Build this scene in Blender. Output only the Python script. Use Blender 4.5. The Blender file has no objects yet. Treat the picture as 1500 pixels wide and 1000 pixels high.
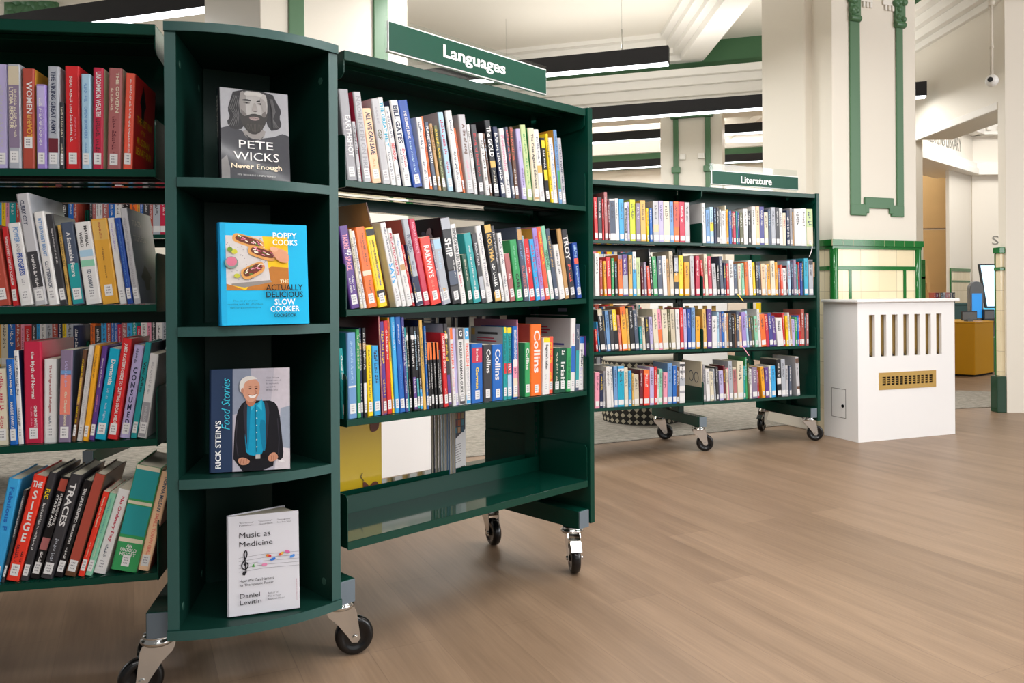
import bpy, math, random
from math import sin, cos, radians, atan2, hypot, pi, degrees
from mathutils import Vector, Matrix

random.seed(7)
SC = bpy.context.scene
COL = SC.collection

# ------------------------------------------------------------------ camera
FPX, HY, ROLL, EYE = 1167.24, 69.66, 0.0067, 0.91     # focal length in px of a 1500 px wide frame, eye height
cam_data = bpy.data.cameras.new('camera')
cam_data.sensor_width = 36.0
cam_data.lens = FPX / 1500 * 36.0
cam_data.shift_y = -HY / 1500
cam_data.clip_start = 0.05
cam = bpy.data.objects.new('camera', cam_data)
cam.location = (0, 0, EYE)
cam.rotation_euler = (radians(90), ROLL, 0)
COL.objects.link(cam)
SC.camera = cam

# ------------------------------------------------------------------ light and exposure
world = bpy.data.worlds.new('world')
SC.world = world
world.use_nodes = True
world.node_tree.nodes['Background'].inputs[0].default_value = (1.0, 0.975, 0.94, 1)
world.node_tree.nodes['Background'].inputs[1].default_value = 0.22
SC.view_settings.view_transform = 'Standard'
SC.view_settings.look = 'None'
SC.view_settings.gamma = 1
SC.view_settings.exposure = -0.08
LAMP_WATT = 17.0
CEIL_FILL = 0.33            # added fill that brightens the ceiling, as a share of a bar's watts          # per metre of ceiling light bar

def area_light(name, loc, size, energy, rot=(0, 0, 0), colour=(1, 0.98, 0.95)):
    ld = bpy.data.lights.new(name, 'AREA')
    ld.shape = 'RECTANGLE'
    ld.size, ld.size_y = size
    ld.energy = energy
    ld.color = colour
    lo = bpy.data.objects.new(name, ld)
    lo.location = loc
    lo.rotation_euler = rot
    COL.objects.link(lo)
    return lo

# added daylight fill, brightens the fronts from behind and right of the camera
area_light('daylight_fill', (4.0, -4.8, 2.4), (6.0, 2.8), 55, (radians(80), 0, radians(20)), (0.96, 0.98, 1.0))
area_light('daylight_fill', (7.6, 0.3, 2.3), (4.6, 2.8), 285, (radians(84), 0, radians(52)), (0.97, 0.98, 1.0))
area_light('library_fill', (6.2, 9.0, 3.28), (2.2, 1.2), 75, (0, 0, 0))  # added fill without a fitting, brightens the library beyond the opening
area_light('library_fill', (5.3, 10.45, 3.2), (.8, .5), 32, (radians(25), 0, 0))  # second added fill, brightens the plywood behind the cornice
# added fill left of the frame, lifts the ambient light in the hall
area_light('daylight_fill', (-7.5, 6.0, 2.2), (4.0, 2.4), 55, (radians(88), 0, radians(-80)), (0.96, 0.98, 1.0))

# ------------------------------------------------------------------ picture -> place
def ray(px, py):
    dx, dy = px - 750, py - 500
    c, s = cos(ROLL), sin(ROLL)
    return (dx * c + dy * s) / FPX, -(-dx * s + dy * c + HY) / FPX

def at_depth(px, py, t):
    X, Z = ray(px, py)
    return X * t, t, EYE + Z * t

def on_floor(px, py, z=0.0):
    X, Z = ray(px, py)
    t = (z - EYE) / Z
    return X * t, t

class Frame:
    """upright local frame: e runs along the front, n runs back from it, z is up"""
    def __init__(s, a, ox, oy):
        s.a = radians(a)
        s.O = (ox, oy)
        s.eh = (sin(s.a), cos(s.a))
        s.nh = (-cos(s.a), sin(s.a))
        s.rot = pi / 2 - s.a
        s.d = ox * s.nh[0] + oy * s.nh[1]
    def on(s, px, py, n=0.0):
        X, Z = ray(px, py)
        t = (s.d + n) / (X * s.nh[0] + s.nh[1])
        x, y = X * t, t
        return (x - s.O[0]) * s.eh[0] + (y - s.O[1]) * s.eh[1], EYE + Z * t
    def w(s, e, n, z=0.0):
        return (s.O[0] + s.eh[0] * e + s.nh[0] * n, s.O[1] + s.eh[1] * e + s.nh[1] * n, z)

def frame_plane(a, d, px):
    a_ = radians(a)
    nh = (-cos(a_), sin(a_))
    X, _ = ray(px, 430)
    t = d / (X * nh[0] + nh[1])
    return Frame(a, X * t, t)

FA = frame_plane(45.85, 1.7066, 507)      # bookcase under the Languages sign, e = 0 at its left end
FB = frame_plane(67.85, 3.796, 1030)      # bookcase under the Literature sign, e = 0 at the joint of its bays
FC = frame_plane(79.55, 1.8994, 231)      # left bookcase, e = 0 at its right end
FR = Frame(69.5, 2.081, 4.80)             # radiator cover by the right pillar
HALL = (0.954, -0.30)                     # direction of the light bars and of the far wall

# ------------------------------------------------------------------ materials
_m = {}
def srgb(h):
    h = h.lstrip('#')
    out = []
    for i in (0, 2, 4):
        c = int(h[i:i + 2], 16) / 255
        out.append(c / 12.92 if c <= 0.04045 else ((c + 0.055) / 1.055) ** 2.4)
    return (*out, 1)

def mat(name, colour='808080', rough=0.5, metal=0.0, bump=0.0, bscale=300, emit=0.0, coat=0.0, vary=0.0, vscale=6.0, spec=0.5):
    if name in _m:
        return _m[name]
    m = bpy.data.materials.new(name)
    m.use_nodes = True
    nt = m.node_tree
    b = nt.nodes['Principled BSDF']
    col = srgb(colour) if isinstance(colour, str) else colour
    b.inputs['Base Color'].default_value = col
    b.inputs['Roughness'].default_value = rough
    b.inputs['Metallic'].default_value = metal
    b.inputs['Specular IOR Level'].default_value = spec
    if coat:
        b.inputs['Coat Weight'].default_value = coat
        b.inputs['Coat Roughness'].default_value = 0.06
    if emit:
        b.inputs['Emission Color'].default_value = col
        b.inputs['Emission Strength'].default_value = emit
    if bump or vary:
        tc = nt.nodes.new('ShaderNodeTexCoord')
    if bump:
        n = nt.nodes.new('ShaderNodeTexNoise')
        n.inputs['Scale'].default_value = bscale
        nt.links.new(tc.outputs['Object'], n.inputs['Vector'])
        bp = nt.nodes.new('ShaderNodeBump')
        bp.inputs['Strength'].default_value = bump
        bp.inputs['Distance'].default_value = 0.002
        nt.links.new(n.outputs['Fac'], bp.inputs['Height'])
        nt.links.new(bp.outputs['Normal'], b.inputs['Normal'])
    if vary:
        n2 = nt.nodes.new('ShaderNodeTexNoise')
        n2.inputs['Scale'].default_value = vscale
        n2.inputs['Detail'].default_value = 4
        nt.links.new(tc.outputs['Object'], n2.inputs['Vector'])
        mx = nt.nodes.new('ShaderNodeMixRGB')
        mx.inputs[1].default_value = tuple(c * (1 - vary) for c in col[:3]) + (1,)
        mx.inputs[2].default_value = tuple(min(1, c * (1 + vary)) for c in col[:3]) + (1,)
        nt.links.new(n2.outputs['Fac'], mx.inputs[0])
        nt.links.new(mx.outputs[0], b.inputs['Base Color'])
    _m[name] = m
    return m

GREEN = mat('green_powder_coat', (0.0022, 0.042, 0.027, 1), 0.2, bump=0.06, bscale=420, spec=0.24)
WEDGE = mat('green_laminate', (0.003, 0.026, 0.019, 1), 0.42, spec=0.22)
EDGE = mat('grey_green_edging', (0.022, 0.080, 0.072, 1), 0.42)
SIGNG = mat('sign_green', (0.002, 0.062, 0.035, 1), 0.35, spec=0.25)
DARK = mat('dark_slot', '050807', 0.7)
CAPG = mat('grey_plastic', '66727c', 0.5)
CHROME = mat('chrome', 'd8d8d6', 0.14, 1.0)
WHEEL = mat('black_wheel', '0b0b0d', 0.22)
SCREW = mat('screw_cap', '2b5146', 0.4)
WHITE = mat('white_plastic', 'f2f2f0', 0.35)
LETTER = mat('white_letter', 'f6f6f4', 0.5)
PAGE = mat('page_paper', 'd9cfba', 0.85, vary=0.12, vscale=60)
TICKET = mat('spine_ticket', 'dedddd', 0.4)
INK = mat('black_ink', '202022', 0.6)
CREAM = mat('cream_wall_paint', 'e4ddd0', 0.55, bump=0.05, bscale=60)
CREAM2 = mat('cream_ceiling_paint', 'e8e2d6', 0.6)
CORNICE = mat('white_cornice_paint', 'eae6de', 0.55)
FRIEZE = mat('frieze_green', '3f6a45', 0.55)
MOULD = mat('moulding_green', '47704c', 0.4)
TILEG = mat('glazed_green_tile', '1c6a2c', 0.1)
TILEDK = mat('dark_green_tile', '0f3a24', 0.12)
RADW = mat('white_gloss_board', 'efedec', 0.35)
BRASS = mat('brass_mesh', 'b8954e', 0.45, 0.15)
GLOSS = mat('green_gloss_shelf', (0.0022, 0.040, 0.026, 1), 0.07, spec=0.45)
BARBLK = mat('black_housing', '1b1c22', 0.45)
LED = mat('led_diffuser', 'f6fbff', 0.4, emit=5.0)
WIRE = mat('steel_wire', 'b8b4aa', 0.35, 0.6)
KRAFT = mat('birch_ply', 'c39a68', 0.55, vary=0.15, vscale=25)

def glass_mat():
    m = bpy.data.materials.new('clear_acrylic')
    m.use_nodes = True
    nt = m.node_tree
    nt.nodes.remove(nt.nodes['Principled BSDF'])
    tr = nt.nodes.new('ShaderNodeBsdfTransparent')
    tr.inputs[0].default_value = (0.95, 0.97, 0.96, 1)
    gl = nt.nodes.new('ShaderNodeBsdfGlossy')
    gl.inputs['Roughness'].default_value = 0.03
    mx = nt.nodes.new('ShaderNodeMixShader')
    mx.inputs[0].default_value = 0.05
    nt.links.new(tr.outputs[0], mx.inputs[1])
    nt.links.new(gl.outputs[0], mx.inputs[2])
    nt.links.new(mx.outputs[0], nt.nodes['Material Output'].inputs[0])
    return m
ACRYL = glass_mat()

def floor_mat():
    m = bpy.data.materials.new('oak_vinyl_planks')
    m.use_nodes = True
    nt = m.node_tree
    L = nt.links.new
    b = nt.nodes['Principled BSDF']
    tc = nt.nodes.new('ShaderNodeTexCoord')
    mp = nt.nodes.new('ShaderNodeMapping')
    mp.inputs['Rotation'].default_value = (0, 0, radians(-115.5))
    L(tc.outputs['Object'], mp.inputs['Vector'])
    br = nt.nodes.new('ShaderNodeTexBrick')
    br.offset = 0.37
    br.inputs['Scale'].default_value = 1.0
    br.inputs['Brick Width'].default_value = 1.22
    br.inputs['Row Height'].default_value = 0.18
    br.inputs['Mortar Size'].default_value = 0.0011
    br.inputs['Mortar Smooth'].default_value = 0.3
    br.inputs['Bias'].default_value = 0.0
    br.inputs['Color1'].default_value = srgb('79634f')
    br.inputs['Color2'].default_value = srgb('8d755f')
    br.inputs['Mortar'].default_value = srgb('6a5444')
    L(mp.outputs[0], br.inputs['Vector'])
    mp2 = nt.nodes.new('ShaderNodeMapping')
    mp2.inputs['Scale'].default_value = (0.75, 7.5, 1)
    L(mp.outputs[0], mp2.inputs['Vector'])
    ns = nt.nodes.new('ShaderNodeTexNoise')
    ns.inputs['Scale'].default_value = 1.6
    ns.inputs['Detail'].default_value = 8
    ns.inputs['Roughness'].default_value = 0.62
    ns.inputs['Distortion'].default_value = 0.6
    L(mp2.outputs[0], ns.inputs['Vector'])
    cr = nt.nodes.new('ShaderNodeValToRGB')
    cr.color_ramp.elements[0].position = 0.32
    cr.color_ramp.elements[0].color = srgb('675341')
    cr.color_ramp.elements[1].position = 0.68
    cr.color_ramp.elements[1].color = srgb('967d66')
    L(ns.outputs['Fac'], cr.inputs[0])
    mx = nt.nodes.new('ShaderNodeMixRGB')
    mx.inputs[0].default_value = 0.45
    L(br.outputs['Color'], mx.inputs[1])
    L(cr.outputs[0], mx.inputs[2])
    ns2 = nt.nodes.new('ShaderNodeTexNoise')
    mp3 = nt.nodes.new('ShaderNodeMapping')
    mp3.inputs['Scale'].default_value = (4, 110, 1)
    L(mp.outputs[0], mp3.inputs['Vector'])
    L(mp3.outputs[0], ns2.inputs['Vector'])
    ns2.inputs['Scale'].default_value = 1.0
    ns2.inputs['Detail'].default_value = 4
    mx2 = nt.nodes.new('ShaderNodeMixRGB')
    mx2.blend_type = 'OVERLAY'
    mx2.inputs[0].default_value = 0.2
    L(mx.outputs[0], mx2.inputs[1])
    L(ns2.outputs['Fac'], mx2.inputs[2])
    L(mx2.outputs[0], b.inputs['Base Color'])
    b.inputs['Roughness'].default_value = 0.42
    b.inputs['Specular IOR Level'].default_value = 0.4
    bp = nt.nodes.new('ShaderNodeBump')
    bp.inputs['Strength'].default_value = 0.12
    bp.inputs['Distance'].default_value = 0.001
    L(ns2.outputs['Fac'], bp.inputs['Height'])
    L(bp.outputs['Normal'], b.inputs['Normal'])
    return m

def carpet_mat(name, c1, c2):
    m = bpy.data.materials.new(name)
    m.use_nodes = True
    nt = m.node_tree
    L = nt.links.new
    b = nt.nodes['Principled BSDF']
    tc = nt.nodes.new('ShaderNodeTexCoord')
    mp = nt.nodes.new('ShaderNodeMapping')
    mp.inputs['Rotation'].default_value = (0, 0, radians(-22))
    mp.inputs['Scale'].default_value = (5, 11, 1)
    L(tc.outputs['Object'], mp.inputs['Vector'])
    n = nt.nodes.new('ShaderNodeTexNoise')
    n.inputs['Scale'].default_value = 3.6
    n.inputs['Detail'].default_value = 9
    n.inputs['Roughness'].default_value = 0.75
    L(mp.outputs[0], n.inputs['Vector'])
    cr = nt.nodes.new('ShaderNodeValToRGB')
    cr.color_ramp.elements[0].position = 0.38
    cr.color_ramp.elements[0].color = srgb(c1)
    cr.color_ramp.elements[1].position = 0.6
    cr.color_ramp.elements[1].color = srgb(c2)
    L(n.outputs['Fac'], cr.inputs[0])
    L(cr.outputs[0], b.inputs['Base Color'])
    b.inputs['Roughness'].default_value = 0.95
    n2 = nt.nodes.new('ShaderNodeTexNoise')
    n2.inputs['Scale'].default_value = 220
    L(tc.outputs['Object'], n2.inputs['Vector'])
    bp = nt.nodes.new('ShaderNodeBump')
    bp.inputs['Strength'].default_value = 0.6
    bp.inputs['Distance'].default_value = 0.006
    L(n2.outputs['Fac'], bp.inputs['Height'])
    L(bp.outputs['Normal'], b.inputs['Normal'])
    return m

def tile_mat(name, c1, c2, mortar, w, h, rough=0.12):
    m = bpy.data.materials.new(name)
    m.use_nodes = True
    nt = m.node_tree
    L = nt.links.new
    b = nt.nodes['Principled BSDF']
    tc = nt.nodes.new('ShaderNodeTexCoord')
    sp = nt.nodes.new('ShaderNodeSeparateXYZ')
    L(tc.outputs['Object'], sp.inputs[0])
    ad = nt.nodes.new('ShaderNodeMath')
    ad.operation = 'ADD'
    L(sp.outputs[0], ad.inputs[0])
    L(sp.outputs[1], ad.inputs[1])
    cb = nt.nodes.new('ShaderNodeCombineXYZ')
    L(ad.outputs[0], cb.inputs[0])
    L(sp.outputs[2], cb.inputs[1])
    br = nt.nodes.new('ShaderNodeTexBrick')
    br.offset = 0.0
    br.inputs['Scale'].default_value = 1.0
    br.inputs['Brick Width'].default_value = w
    br.inputs['Row Height'].default_value = h
    br.inputs['Mortar Size'].default_value = 0.0018
    br.inputs['Color1'].default_value = srgb(c1)
    br.inputs['Color2'].default_value = srgb(c2)
    br.inputs['Mortar'].default_value = srgb(mortar)
    L(cb.outputs[0], br.inputs['Vector'])
    L(br.outputs['Color'], b.inputs['Base Color'])
    b.inputs['Roughness'].default_value = rough
    return m
TILEC = tile_mat('cream_glazed_tile', 'efe2c2', 'e6d7b2', 'c2b291', 0.152, 0.152)

# ------------------------------------------------------------------ mesh helpers
class MB:
    """collects simple solids and links them as ONE mesh object"""
    def __init__(s):
        s.v, s.f, s.mi, s.mats = [], [], [], []
        s.smooth = []
    def m(s, material):
        if material not in s.mats:
            s.mats.append(material)
        return s.mats.index(material)
    def add(s, verts, faces, material, smooth=False):
        o = len(s.v)
        k = s.m(material)
        s.v += [tuple(p) for p in verts]
        for f in faces:
            s.f.append([i + o for i in f])
            s.mi.append(k)
            s.smooth.append(smooth)
        return s
    def box(s, x0, x1, y0, y1, z0, z1, material):
        v = [(x0, y0, z0), (x1, y0, z0), (x1, y1, z0), (x0, y1, z0), (x0, y0, z1), (x1, y0, z1), (x1, y1, z1), (x0, y1, z1)]
        return s.add(v, [(0, 3, 2, 1), (4, 5, 6, 7), (0, 1, 5, 4), (1, 2, 6, 5), (2, 3, 7, 6), (3, 0, 4, 7)], material)
    def slab(s, x0, x1, y0, y1, z0a, z0b, th, material):
        """box whose top is z0a at x0 and z0b at x1"""
        v = [(x0, y0, z0a - th), (x1, y0, z0b - th), (x1, y1, z0b - th), (x0, y1, z0a - th), (x0, y0, z0a), (x1, y0, z0b), (x1, y1, z0b), (x0, y1, z0a)]
        return s.add(v, [(0, 3, 2, 1), (4, 5, 6, 7), (0, 1, 5, 4), (1, 2, 6, 5), (2, 3, 7, 6), (3, 0, 4, 7)], material)
    def prism(s, poly, lo, hi, material, axis='z', smooth=False):
        """polygon (a, b) extruded: axis z -> (a,b,h), axis y -> (a,h,b), axis x -> (h,a,b)"""
        n = len(poly)
        put = {'z': lambda p, h: (p[0], p[1], h), 'y': lambda p, h: (p[0], h, p[1]), 'x': lambda p, h: (h, p[0], p[1])}[axis]
        v = [put(p, lo) for p in poly] + [put(p, hi) for p in poly]
        side = [(i, (i + 1) % n, n + (i + 1) % n, n + i) for i in range(n)]
        if axis == 'y':
            side = [tuple(reversed(q)) for q in side]
            caps = [tuple(range(n)), tuple(reversed(range(n, 2 * n)))]
        else:
            caps = [tuple(reversed(range(n))), tuple(range(n, 2 * n))]
        o = len(s.v)
        s.add(v, side, material, smooth)
        k = s.m(material)
        for c in caps:
            s.f.append([i + o for i in c])
            s.mi.append(k)
            s.smooth.append(False)
        return s
    def cyl(s, p0, p1, r, material, seg=20, r1=None):
        p0, p1 = Vector(p0), Vector(p1)
        r1 = r if r1 is None else r1
        d = (p1 - p0).normalized()
        u = d.orthogonal().normalized()
        w = d.cross(u)
        v = []
        for p, rr in ((p0, r), (p1, r1)):
            for i in range(seg):
                a = 2 * pi * i / seg
                v.append(tuple(p + u * (rr * cos(a)) + w * (rr * sin(a))))
        o = len(s.v)
        s.add(v, [(i, (i + 1) % seg, seg + (i + 1) % seg, seg + i) for i in range(seg)], material, True)
        k = s.m(material)
        for c in (tuple(reversed(range(seg))), tuple(range(seg, 2 * seg))):
            s.f.append([i + o for i in c])
            s.mi.append(k)
            s.smooth.append(False)
        return s
    def lathe(s, prof, origin, axis, material, seg=28):
        """profile of (radius, height along axis)"""
        origin, d = Vector(origin), Vector(axis).normalized()
        u = d.orthogonal().normalized()
        w = d.cross(u)
        v = []
        for r, h in prof:
            for i in range(seg):
                a = 2 * pi * i / seg
                v.append(tuple(origin + d * h + u * (r * cos(a)) + w * (r * sin(a))))
        f = []
        for j in range(len(prof) - 1):
            for i in range(seg):
                f.append((j * seg + i, j * seg + (i + 1) % seg, (j + 1) * seg + (i + 1) % seg, (j + 1) * seg + i))
        return s.add(v, f, material, True)
    def tube(s, path, r, material, seg=8):
        path = [Vector(p) for p in path]
        v, f = [], []
        for k, p in enumerate(path):
            d = (path[min(k + 1, len(path) - 1)] - path[max(k - 1, 0)]).normalized()
            u = d.cross(Vector((0.13, 0.21, 0.97))).normalized()
            w = d.cross(u)
            for i in range(seg):
                a = 2 * pi * i / seg
                v.append(tuple(p + u * (r * cos(a)) + w * (r * sin(a))))
        for k in range(len(path) - 1):
            for i in range(seg):
                f.append((k * seg + i, k * seg + (i + 1) % seg, (k + 1) * seg + (i + 1) % seg, (k + 1) * seg + i))
        return s.add(v, f, material, True)
    def quad(s, a, b, c, d, material):
        return s.add([a, b, c, d], [(0, 1, 2, 3)], material)
    def build(s, name, parent=None, bevel=0.0, seg=2):
        me = bpy.data.meshes.new(name)
        me.from_pydata(s.v, [], s.f)
        for m_ in s.mats:
            me.materials.append(m_)
        me.polygons.foreach_set('material_index', s.mi)
        me.polygons.foreach_set('use_smooth', s.smooth)
        me.update()
        o = bpy.data.objects.new(name, me)
        COL.objects.link(o)
        if parent is not None:
            o.parent = parent
        if bevel:
            bv = o.modifiers.new('bevel', 'BEVEL')
            bv.width = bevel
            bv.segments = seg
            bv.limit_method = 'ANGLE'
            bv.angle_limit = radians(40)
        return o

def tag(o, label=None, cat=None, group=None, kind=None):
    if label: o['label'] = label
    if cat: o['category'] = cat
    if group: o['group'] = group
    if kind: o['kind'] = kind
    return o

def empty(name, loc, rz=0.0):
    o = bpy.data.objects.new(name, None)
    o.location = loc
    o.rotation_euler = (0, 0, rz)
    o.empty_display_size = 0.1
    COL.objects.link(o)
    return o

def struct(mb, name, label=None, bevel=0.0):
    o = mb.build(name, None, bevel)
    o['kind'] = 'structure'
    if label: o['label'] = label
    return o

# lettering: outline of a string from Blender's own built-in font, cached as (verts, faces, bbox)
_txt = {}
def glyphs(text, bold=0.0, shear=0.0, res=2):
    key = (text, bold, shear, res)
    if key in _txt:
        return _txt[key]
    cu = bpy.data.curves.new('lettering', 'FONT')
    cu.body = text
    cu.resolution_u = res
    cu.offset = bold
    cu.shear = shear
    cu.space_line = 0.92
    cu.align_x = 'CENTER'
    o = bpy.data.objects.new('lettering', cu)
    me = bpy.data.meshes.new_from_object(o)
    v = [(p.co.x, p.co.y) for p in me.vertices]
    f = [tuple(p.vertices) for p in me.polygons]
    bpy.data.objects.remove(o)
    bpy.data.curves.remove(cu)
    bpy.data.meshes.remove(me)
    xs = [p[0] for p in v] or [0, 1]
    ys = [p[1] for p in v] or [0, 1]
    _txt[key] = (v, f, (min(xs), max(xs), min(ys), max(ys)))
    return _txt[key]

def write(mb, text, org, right, up, width, height, material, bold=0.0, shear=0.0, align='c', res=2, keep=False, align_y='c'):
    """lettering fitted into width x height around the point org in the plane (right, up)"""
    v, f, (x0, x1, y0, y1) = glyphs(text, bold, shear, res)
    if not v:
        return
    sx, sy = width / (x1 - x0), height / (y1 - y0)
    if keep:
        sx = sy = min(sx, sy)
    cx = {'c': (x0 + x1) / 2, 'l': x0, 'r': x1}[align]
    cy = {'c': (y0 + y1) / 2, 'b': y0, 't': y1}[align_y]
    o, r, u = Vector(org), Vector(right), Vector(up)
    mb.add([o + r * ((a - cx) * sx) + u * ((b - cy) * sy) for a, b in v], f, material)

class Art:
    """flat picture printed on a cover: local x to the right, y up, layers a hair apart"""
    def __init__(s, mb, org, right, up):
        s.mb, s.o, s.r, s.u = mb, Vector(org), Vector(right), Vector(up)
        s.nrm = s.r.cross(s.u).normalized()
        s.k = 0
    def pt(s, x, y):
        return s.o + s.r * x + s.u * y + s.nrm * (0.00035 + s.k * 0.00008)
    def poly(s, pts, m, smooth=0):
        for _ in range(smooth):
            q = []
            n = len(pts)
            for i in range(n):
                a, b = pts[i], pts[(i + 1) % n]
                q += [(a[0] * .75 + b[0] * .25, a[1] * .75 + b[1] * .25), (a[0] * .25 + b[0] * .75, a[1] * .25 + b[1] * .75)]
            pts = q
        s.k += 1
        s.mb.add([s.pt(*p) for p in pts], [tuple(range(len(pts)))], m)
    def rect(s, x0, x1, y0, y1, m):
        s.poly([(x0, y0), (x1, y0), (x1, y1), (x0, y1)], m)
    def disc(s, x, y, rx, ry, m, rot=0.0, n=16):
        s.poly([(x + rx * cos(2 * pi * i / n) * cos(rot) - ry * sin(2 * pi * i / n) * sin(rot), y + rx * cos(2 * pi * i / n) * sin(rot) + ry * sin(2 * pi * i / n) * cos(rot)) for i in range(n)], m)
    def line(s, pts, wd, m):
        for a, b in zip(pts[:-1], pts[1:]):
            dx, dy = b[0] - a[0], b[1] - a[1]
            L_ = hypot(dx, dy) or 1
            nx, ny = -dy / L_ * wd / 2, dx / L_ * wd / 2
            s.mb.add([s.pt(a[0] + nx, a[1] + ny), s.pt(a[0] - nx, a[1] - ny), s.pt(b[0] - nx, b[1] - ny), s.pt(b[0] + nx, b[1] + ny)], [(0, 1, 2, 3)], m)
        s.k += 1
    def text(s, t, x, y, w, h, m, **kw):
        s.k += 1
        write(s.mb, t, s.pt(x, y), s.r, s.u, w, h, m, **kw)
# ------------------------------------------------------------------ floor, ceiling, walls
HF = Frame(107.46, 1.735, 9.0)                  # far wall of the hall, parallel to the light bars
CEIL = 3.71
EM = 1.98
mb = MB()
mb.box(-9, 12, -7, 20, -0.05, 0.0, floor_mat())
struct(mb, 'floor', 'pale oak plank floor')
mb = MB()
cpts = [(-7, 1.27), (3.28, 6.11), (4.3, 6.35), (4.75, 6.75), (4.3, 7.15), (3.4, 7.5), (2.2, 9.6), (-7, 9.6)]
mb.prism(cpts, 0.0005, 0.005, carpet_mat('grey_flecked_carpet', '746f67', 'a39d92'))
struct(mb, 'trim_1', 'grey flecked carpet behind the bookcases')
mb = MB()
mb.box(-9, 12, 1.0, 20, CEIL, CEIL + .1, CREAM2)
struct(mb, 'ceiling', 'cream ceiling')

def hall_box(mb, e0, e1, n0, n1, z0, z1, m, F=HF):
    c = [F.w(e0, n0), F.w(e1, n0), F.w(e1, n1), F.w(e0, n1)]
    mb.prism([(p[0], p[1]) for p in c], z0, z1, m)

# ceiling beams
mb = MB()
mb.box(1.87, 2.12, 2.0, 8.75, 3.46, CEIL, CORNICE)
mb.box(1.79, 1.87, 2.0, 8.75, 3.54, CEIL, CORNICE)
mb.box(1.70, 1.79, 2.0, 8.75, 3.60, CEIL, CORNICE)
mb.box(1.62, 1.70, 2.0, 8.75, 3.66, CEIL, CORNICE)
struct(mb, 'trim_2', 'stepped ceiling beam')
mb = MB()
mb.box(-1.62, -1.3, 2.0, 9.6, 3.46, CEIL, CORNICE)
mb.box(-1.3, -1.2, 2.0, 9.6, 3.56, CEIL, CORNICE)
struct(mb, 'trim_3', 'ceiling beam over the left bookcase', 0.006)
mb = MB()
for k, (n, z) in enumerate(((-.22, 3.604), (-.12, 3.544), (-.32, 3.664))):
    hall_box(mb, -3.2, 0.45, n - .1, n, z, CEIL - .0001 * k, CORNICE)
hall_box(mb, -3.2, 0.42, -.12, 0.0, 3.484, CEIL - .0005, CORNICE)
struct(mb, 'trim_4', 'stepped cornice along the far wall')

# far wall: green frieze, cornice, piers with openings between
mb = MB()
hall_box(mb, -8, EM, 0.0, 0.5, 3.37, CEIL, FRIEZE)
struct(mb, 'wall_far', 'green frieze of the far wall')
mb = MB()
for z0, z1, n in ((3.29, 3.37, -.20), (3.20, 3.29, -.14), (3.09, 3.20, -.09), (3.00, 3.09, -.04)):
    hall_box(mb, -8, EM, n, 0.5, z0, z1, CORNICE)
struct(mb, 'trim_5', 'white cornice of the far wall', 0.006)
def hx(px, n=0.0):
    return HF.on(px, 200, n)[0]
mb = MB()
hall_box(mb, -8, hx(800), 0.0, 0.45, 0, 3.0, CREAM)
hall_box(mb, hx(800), EM, 0.0, 0.45, 2.93, 3.0, CREAM)
hall_box(mb, hx(971), hx(1061), 0.0, 0.7, 0, 2.95, CREAM)
hall_box(mb, hx(1190), EM, 0.0, 0.45, 0, 2.95, CREAM)
struct(mb, 'wall_far_piers', 'cream piers of the far wall')
mb = MB()
for p0, p1 in ((990, 997.5), (1036.5, 1044.5)):
    hall_box(mb, hx(p0), hx(p1), -.03, 0.0, 0.9, 2.86, MOULD)
    hall_box(mb, hx(p0) - .02, hx(p1) + .02, -.05, 0.0, 2.25, 2.32, MOULD)
hall_box(mb, hx(990) - .03, hx(1044.5) + .03, -.05, 0.0, 2.86, 2.93, MOULD)
struct(mb, 'trim_6', 'green mouldings of the far pier', 0.008)
mb = MB()
for p0, p1 in ((999, 1008), (1026, 1035.5)):
    hall_box(mb, hx(p0), hx(p1), -.03, 0.0, 2.40, 2.46, CORNICE)
struct(mb, 'trim_7', 'white brackets on the far pier', 0.004)
# second hall behind the openings
mb = MB()
hall_box(mb, -9, 3.4, 5.0, 5.3, 0, 3.10, CREAM)
hall_box(mb, -9, 3.4, 4.95, 5.3, 3.10, 3.36, FRIEZE)
hall_box(mb, -9, 3.4, 4.85, 5.3, 3.36, CEIL, CORNICE)
struct(mb, 'wall_back', 'far end wall of the second hall')
mb = MB()
hall_box(mb, -3.4, -2.2, 4.8, 4.95, 0, 3.5, CREAM)
hall_box(mb, 1.1, 1.5, 4.7, 4.95, 0, 3.5, CREAM)
struct(mb, 'wall_back_piers', 'piers of the second hall')
# left wall
mb = MB()
mb.box(-8, -2.35, 7.6, 7.9, 0, CEIL, CREAM)
for k in range(7):
    mb.box(-7.5 + .8 * k, -7.49 + .8 * k, 7.597, 7.6, 0.2, CEIL, CREAM2)
struct(mb, 'wall_left', 'cream panelled wall on the left')
mb = MB()
rg = random.Random(2)
for k in range(26):
    x, z = -4.55 + rg.uniform(-.22, .22), 3.66 + rg.uniform(-.14, .1)
    mb.lathe([(0, -.03), (.05, -.02), (.065, 0), (.04, .02), (0, .03)], (x, 7.57, z), (rg.uniform(-.3, .3), -1, rg.uniform(-.3, .3)), MOULD, 10)
mb.box(-4.8, -4.3, 7.56, 7.6, 3.55, CEIL, MOULD)
struct(mb, 'trim_8', 'green foliage capital on the left wall')

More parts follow.
